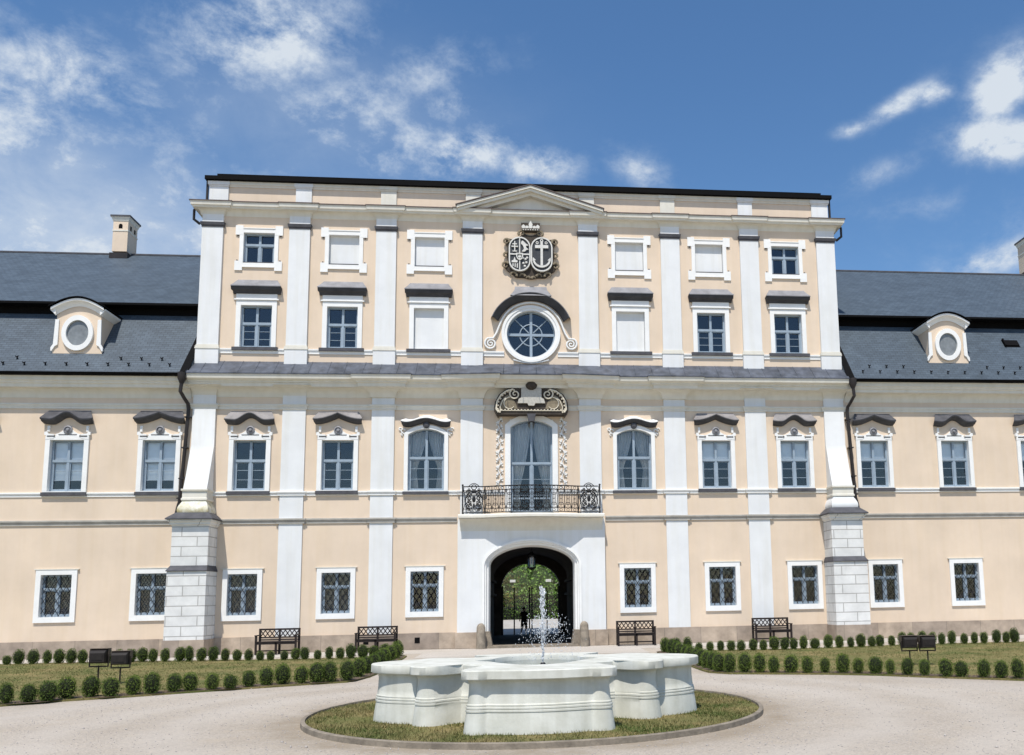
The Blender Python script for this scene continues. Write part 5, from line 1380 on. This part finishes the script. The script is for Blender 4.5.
keep = (np.hypot(x, yu) > ros) & ((np.sin(x * 2.1 + 1) * np.sin(y * 2.7) + np.sin(x * 5.3) * .4 + rng.normal(0, .5, n)) > -.75)
P = np.stack([FX + x, FY + y, np.full(n, .03)], 1)[keep]
tag(blades('fountain_grass', P, .015, .05, .006, 3), 'short patchy grass growing round the fountain foot', 'grass')
lp = []
for o in [o for o in col.objects if o.name.startswith('lawn')]:
    poly = [(v.co.x, v.co.y) for v in o.data.vertices][:len(o.data.vertices) // 2]
    xs = np.array([p[0] for p in poly]); ys = np.array([p[1] for p in poly])
    m = 60000; px = rng.uniform(max(-17, xs.min()), min(17, xs.max()), m); py = rng.uniform(ys.min(), ys.max(), m)
    ins = np.zeros(m, bool); j = len(poly) - 1
    for i in range(len(poly)):
        c_ = ((ys[i] > py) != (ys[j] > py)) & (px < (xs[j] - xs[i]) * (py - ys[i]) / (ys[j] - ys[i] + 1e-12) + xs[i]); ins ^= c_; j = i
    lp.append(np.stack([px, py, np.full(m, .022)], 1)[ins])
LP = np.concatenate(lp); LP = LP[rng.random(len(LP)) < .8]; LP = LP[(np.sin(LP[:, 0] * 1.3) * np.sin(LP[:, 1] * 1.7) + rng.normal(0, .6, len(LP))) > -.5]
tag(blades('lawn_grass', LP, .010, .034, .011, 4), 'thin dry grass on the two lawns', 'grass')
# loose stones
n = 9000; px = rng.uniform(-8, 10, n); py = -24 + 11 * rng.random(n) ** 1.2
rr = np.hypot(px - FX, py - FY); ok = rr > GR + .06
px, py = px[ok], py[ok]; n = len(px)
s_ = rng.uniform(.004, .012, n); s_[rng.random(n) < .03] *= 1.8
V = (OC[None] * (s_[:, None, None] * rng.uniform(.6, 1.2, (n, 1, 3))) + np.stack([px, py, -.012 + s_ * .3], 1)[:, None]).reshape(-1, 3); F = (OF[None] + (np.arange(n) * 6)[:, None, None]).reshape(-1, 3)
tag(fast_mesh('gravel_stones', V, F, mat('loose_stone', (.45, .41, .38), .9, .5, 40, c2=(.30, .275, .25))), 'loose small stones scattered over the gravel', 'stones', kind='stuff')

# ------------------------------------------------------------------ benches against the wall
def bench_at(loc, label, rz=0):
    t = thing('garden_bench', label, 'bench', loc, rz, 'dark benches along the house wall')
    return t
def make_bench(loc, label):
    t = bench_at(loc, label); W = .68
    mb = MB()
    mb.box(-W, W, .02, .06, .46, .50); mb.box(-W, W, .05, .09, .80, .86); mb.box(-W, W, .04, .08, .54, .58)
    mb.box(-.03, .03, .035, .085, .50, .80)
    for k in range(2):                                     # crossed lattice back
        x0 = -W + .05 if k == 0 else .03; x1 = -.03 if k == 0 else W - .05; n = 4; st = (x1 - x0) / n
        for i in range(n):
            for q in (0, 1):
                xa, xb = (x0 + i * st, x0 + (i + 1) * st) if q == 0 else (x0 + (i + 1) * st, x0 + i * st)
                mb.tube([(xa, .06, .585), (xb, .06 + .004, .795)], .017, 4)
    mb.build('backrest', M['bench'], t, smooth=False)
    mb = MB()
    for i in range(5): mb.box(-W, W, -.44 + i * .095, -.365 + i * .095, .41, .435)
    mb.box(-W + .03, W - .03, -.42, -.39, .34, .41); mb.build('seat', M['bench'], t, smooth=False)
    for s in (-1, 1):
        a, b = sorted((s * W, s * (W - .065)))
        MB().box(a, b, .025, .085, 0, .86).build('leg', M['bench'], t, smooth=False)
        MB().box(a, b, -.44, -.38, 0, .62).build('leg', M['bench'], t, smooth=False)
        MB().box(a - .012, b + .012, -.46, .05, .62, .655).build('armrest', M['bench'], t, smooth=False)
    MB().box(-.035, .035, -.42, -.36, 0, .41).build('middle_leg', M['bench'], t, smooth=False); MB().box(-.035, .035, .03, .08, 0, .46).build('middle_leg', M['bench'], t, smooth=False)
    mb = MB(); mb.box(-W + .03, W - .03, -.19, -.15, .10, .14)
    for s in (-1, 0, 1): mb.box(s * (W - .04) - .02, s * (W - .04) + .02, -.42, .06, .10, .14)
    mb.build('stretcher', M['bench'], t, smooth=False)
    return t
by = -.62
b0 = make_bench((-8.62, by, 0), 'dark lattice back bench, the leftmost of four, half hidden by shrubs')
for x, l in ((-5.34, 'dark lattice back bench just left of the gateway, behind the crowded shrubs'), (3.66, 'dark lattice back bench just right of the gateway, standing clear in the open'), (8.62, 'dark lattice back bench, the rightmost of four, behind the right back row of shrubs')):
    c = copy_tree(b0, loc=(x, by, 0)); c['label'] = l

# ------------------------------------------------------------------ stone guard posts by the gate
for x, l in ((-1.80, 'round topped stone guard post on the left of the gateway'), (1.84, 'round topped stone guard post on the right of the gateway')):
    mb = MB(); mb.lathe([(.175, -.02), (.17, .1), (.16, .5), (.15, .74), (.12, .82), (.06, .87), (0, .885)], n=18)
    o = mb.build('guard_post', M['stone'], loc=(x, -.52, 0), ang=50); tag(o, l, 'guard post', 'stone posts flanking the gateway')

# ------------------------------------------------------------------ floodlights on the lawns
def make_flood(loc, label, sc=1):
    t = thing('floodlight', label, 'floodlight', loc, 0, 'floodlights facing the house')
    mb = MB(); mb.tube([(0, 0, -.02), (0, 0, .48)], .022, 8); mb.lathe([(.07, 0), (.07, .03), (.03, .04)], n=10); mb.build('post', M['lampbrown'], t)
    mb = MB(); mb.box(-.245, .245, -.02, .02, .44, .475); 
    for s in (-1, 1): mb.box(s * .245 - .012, s * .245 + .012, -.02, .02, .44, .76)
    mb.build('bracket', M['lampbrown'], t, smooth=False)
    mb = MB(); mb.loft([[(-k, y, z0), (k, y, z0), (k, y, z1), (-k, y, z1)] for y, k, z0, z1 in ((-.15, .19, .57, .80), (-.12, .215, .545, .86), (.08, .23, .53, .90), (.13, .23, .53, .90))], closed=True)
    mb.add([(-.19, -.15, .57), (.19, -.15, .57), (.19, -.15, .80), (-.19, -.15, .80)], [(3, 2, 1, 0)])
    mb.box(-.14, .14, -.16, -.15, .62, .75)
    mb.build('lamp_housing', M['lampbrown'], t, smooth=False)
    MB().box(-.22, .22, .131, .137, .54, .89).build('front_glass', M['lampglass'], t, smooth=False)
    mb = MB()
    mb.box(-.245, .245, -.05, .17, .905, .915)
    for s in (-1, 1): mb.box(min(s * .235, s * .245), max(s * .235, s * .245), -.02, .16, .70, .905)
    mb.build('visor', M['lamptop'], t, smooth=False)
    return t
f0 = make_flood(tuple(ground_at(97.6, 684.5)), 'brown floodlight on a post, left lamp of the pair on the left lawn'); f0.scale = (.80, .80, .86)
for px, py, l, k in ((119.5, 684.5, 'brown floodlight on a post, right lamp of the pair on the left lawn', .80), (910.5, 666, 'brown floodlight on a post, left lamp of the pair on the right lawn', .76), (928.5, 666, 'brown floodlight on a post, right lamp of the pair on the right lawn', .76)):
    c = copy_tree(f0, loc=tuple(ground_at(px, py))); c['label'] = l; c.scale = (k, k, k)

# ------------------------------------------------------------------ inside and beyond the gateway
t = thing('hanging_lantern', 'dark iron lantern with pale panes hanging in the gateway arch', 'lantern', (0, 2.2, 2.88))
mb = MB(); mb.tube([(0, 0, .62), (0, 0, 1.18)], .012, 5); mb.build('chain', M['iron'], t)
mb = MB()
for k in range(6):
    a_ = k * PI / 3; mb.tube([(.15 * math.cos(a_), .15 * math.sin(a_), .02), (.17 * math.cos(a_), .17 * math.sin(a_), .46)], .012, 4)
mb.lathe([(.0, -.10), (.05, -.06), (.16, .0), (.17, .03), (.15, .035)], n=6); mb.lathe([(.19, .45), (.19, .48), (.10, .56), (.03, .62), (0, .64)], n=6); mb.build('frame', M['iron'], t, smooth=False)
MB().lathe([(.135, .04), (.155, .44)], n=6).build('lantern_pane', M['glass'], t, smooth=False)
mb = MB()
for x in (-.06, .06): mb.lathe([(0, .12), (.035, .13), (.035, .40), (0, .41)], (x, 0, 0), 8)
mb.build('lamp_tube', M['lampglass'], t)
# person
def skin_figure(name, edges, pts, rad, mt, parent=None, levels=2, loc=(0, 0, 0), root=0):
    me = bpy.data.meshes.new(name); me.from_pydata(pts, edges, []); o = bpy.data.objects.new(name, me); col.objects.link(o)
    o.location = loc
    m = o.modifiers.new('skin', 'SKIN')
    me.skin_vertices or me.attributes
    for i, r_ in enumerate(rad): me.skin_vertices[0].data[i].radius = (r_ if isinstance(r_, tuple) else (r_, r_))
    me.skin_vertices[0].data[root].use_root = True
    s_ = o.modifiers.new('sub', 'SUBSURF'); s_.levels = levels; s_.render_levels = levels
    me.materials.append(mt)
    if parent: o.parent = parent
    return o
def add_person(loc, label, h=1.62, rz=0):
    k = h / 1.7
    names = ['pelvis', 'waist', 'chest', 'neck', 'headb', 'headt', 'lsh', 'lel', 'lwr', 'lhand', 'rsh', 'rel', 'rwr', 'rhand', 'lhip', 'lkn', 'lan', 'lto', 'rhip', 'rkn', 'ran', 'rto']
    P = [(0, 0, .92), (0, 0, 1.08), (0, 0, 1.32), (0, 0, 1.46), (0, -.015, 1.54), (0, -.01, 1.66), (.17, 0, 1.38), (.23, .03, 1.12), (.21, -.07, .90), (.20, -.10, .81), (-.17, 0, 1.38), (-.27, -.02, 1.13), (-.33, -.12, .93), (-.35, -.15, .85),
         (.09, 0, .86), (.12, -.08, .48), (.13, .02, .08), (.14, -.12, .03), (-.09, 0, .86), (-.10, .06, .48), (-.11, .22, .10), (-.12, .10, .03)]
    rd = [.13, .115, .135, .055, .075, .085, .06, .043, .03, .038, .06, .043, .03, .038, .085, .058, .038, .035, .085, .058, .038, .035]
    E_ = [(0, 1), (1, 2), (2, 3), (3, 4), (4, 5), (2, 6), (6, 7), (7, 8), (8, 9), (2, 10), (10, 11), (11, 12), (12, 13), (0, 14), (14, 15), (15, 16), (16, 17), (0, 18), (18, 19), (19, 20), (20, 21)]
    o = skin_figure('person', E_, [tuple(v * k for v in p) for p in P], [r_ * k for r_ in rd], M['skin'], loc=loc)
    o.rotation_euler = (0, 0, rz); tag(o, label, 'person')
    # clothes: a loose dark top and shorts, hair
    mb = MB()
    for z, a_, b_ in (): pass
    rows = [[(a_ * math.cos(t) * k, b_ * math.sin(t) * k, z * k) for t in np.linspace(0, 2 * PI, 17)[:-1]] for z, a_, b_ in ((.80, .185, .15), (.95, .175, .145), (1.08, .155, .135), (1.30, .20, .155), (1.40, .20, .12), (1.455, .09, .08))]
    mb.loft(rows, closed=True)
    for s in (-1, 1): mb.tube([(s * .15 * k, 0, 1.39 * k), (s * .235 * k, .01 * k, 1.16 * k)], .075 * k, 10, r1=.062 * k)
    mb.build('shirt', M['clothes'], o, ang=60)
    mb = MB()
    for s, kx, ky in ((1, .12, -.08), (-1, -.10, .06)): mb.tube([(s * .085 * k, 0, .90 * k), (kx * k, ky * k, .46 * k)], .115 * k, 12, r1=.088 * k)
    mb.build('shorts', M['clothes'], o, ang=60)
    mb = MB(); mb.ball((0, .02 * k, 1.635 * k), .098 * k, .105 * k, .095 * k, 12); mb.build('hair', M['hair'], o)
    return o
add_person((-.32, 10.15, .012), 'small person in dark shirt and shorts walking at the far end of the gateway', 1.3, .4)
# sunlit court, fence and trees seen through the passage
mb = MB(); mb.quad((-9, 11.6, -.006), (9, 11.6, -.006), (9, 44, -.006), (-9, 44, -.006)); tag(mb.build('back_court', M['path'], smooth=False), kind='structure')
def make_tree(loc, h, cr, seed, lm, label, nleaf=7500, low=.22):
    g = np.random.default_rng(seed)
    mb = MB(); pts = []
    top = h * .62
    mb.tube([(0, 0, -.05), (.05, .02, h * .18), (-.03, .06, h * .4), (.04, 0, top)], .16 * h / 8, 8, r1=.04)
    ends = []
    for k in range(16):
        a = g.uniform(0, 2 * PI); z0 = h * g.uniform(.14, .58); ln = cr * g.uniform(.55, .95); z1 = z0 + h * g.uniform(.02, .3)
        e = (ln * math.cos(a), ln * math.sin(a), z1); m_ = (e[0] * .5, e[1] * .5, z0 + (z1 - z0) * .35)
        mb.tube([(0, 0, z0), m_, e], .05 * h / 8, 5, r1=.012); ends.append(e); ends.append(m_)
    ends += [(0, 0, h * .85), (.2 * cr, 0, h * .75), (-.3 * cr, .1, h * .7)]
    t = thing('garden_tree', label, 'tree', loc, 0, 'trees beyond the back court')
    mb.build('trunk', M['bark'], t, ang=50)
    ends = np.array(ends)
    ci = g.integers(0, len(ends), nleaf); off = g.normal(size=(nleaf, 3)) * np.array([.24 * cr, .24 * cr, .085 * h])
    Pp = ends[ci] + off; Pp[:, 2] = np.maximum(Pp[:, 2], h * low * g.uniform(.5, 1.2, nleaf))
    tt = g.normal(size=(nleaf, 3)); tt /= np.linalg.norm(tt, axis=1)[:, None]; q = np.cross(tt, g.normal(size=(nleaf, 3))); q /= np.linalg.norm(q, axis=1)[:, None]
    l = g.uniform(.18, .40, nleaf)[:, None]
    V = np.concatenate([Pp - tt * l * .5, Pp + q * l * .28, Pp + tt * l * .5, Pp - q * l * .28], 1).reshape(-1, 3)
    fast_mesh('crown', V, np.arange(nleaf * 4).reshape(-1, 4), lm, t)
    return t
make_tree((-4.2, 46, 0), 8.5, 3.4, 5, M['leaf2'], 'yellowish tree beyond the court, at the left of the gateway view')
make_tree((1.6, 50, 0), 9.5, 4.2, 6, M['leaf'], 'broad green tree beyond the court, in the middle of the gateway view')
make_tree((6.4, 47, 0), 9.0, 3.8, 8, M['leaf'], 'dark green tree beyond the court, at the right of the gateway view')
make_tree((-.9, 58, 0), 8.0, 4.0, 9, M['leaf'], 'tall green tree standing behind the other trees of the court', low=.1)
mb = MB()
ht = thing('clipped_hedge', 'long grey green hedge closing the back court, seen through the gateway', 'hedge', (0, 44.6, 0))
g = np.random.default_rng(3); n = 16000
hc = MB(); hc.box(-9, 9, -.25, .25, 0, 2.1); hc.build('twig_core', M['boxcore'], ht, smooth=False)
Pp = np.stack([g.uniform(-9, 9, n), g.normal(0, .35, n), g.uniform(.0, 2.3, n) + g.normal(0, .12, n)], 1)
tt = g.normal(size=(n, 3)); tt /= np.linalg.norm(tt, axis=1)[:, None]; q = np.cross(tt, g.normal(size=(n, 3))); q /= np.linalg.norm(q, axis=1)[:, None]
l = g.uniform(.08, .17, n)[:, None]
V = np.concatenate([Pp - tt * l * .5, Pp + q * l * .3, Pp + tt * l * .5, Pp - q * l * .3], 1).reshape(-1, 3)
fast_mesh('foliage', V, np.arange(n * 4).reshape(-1, 4), M['leaf'], ht)
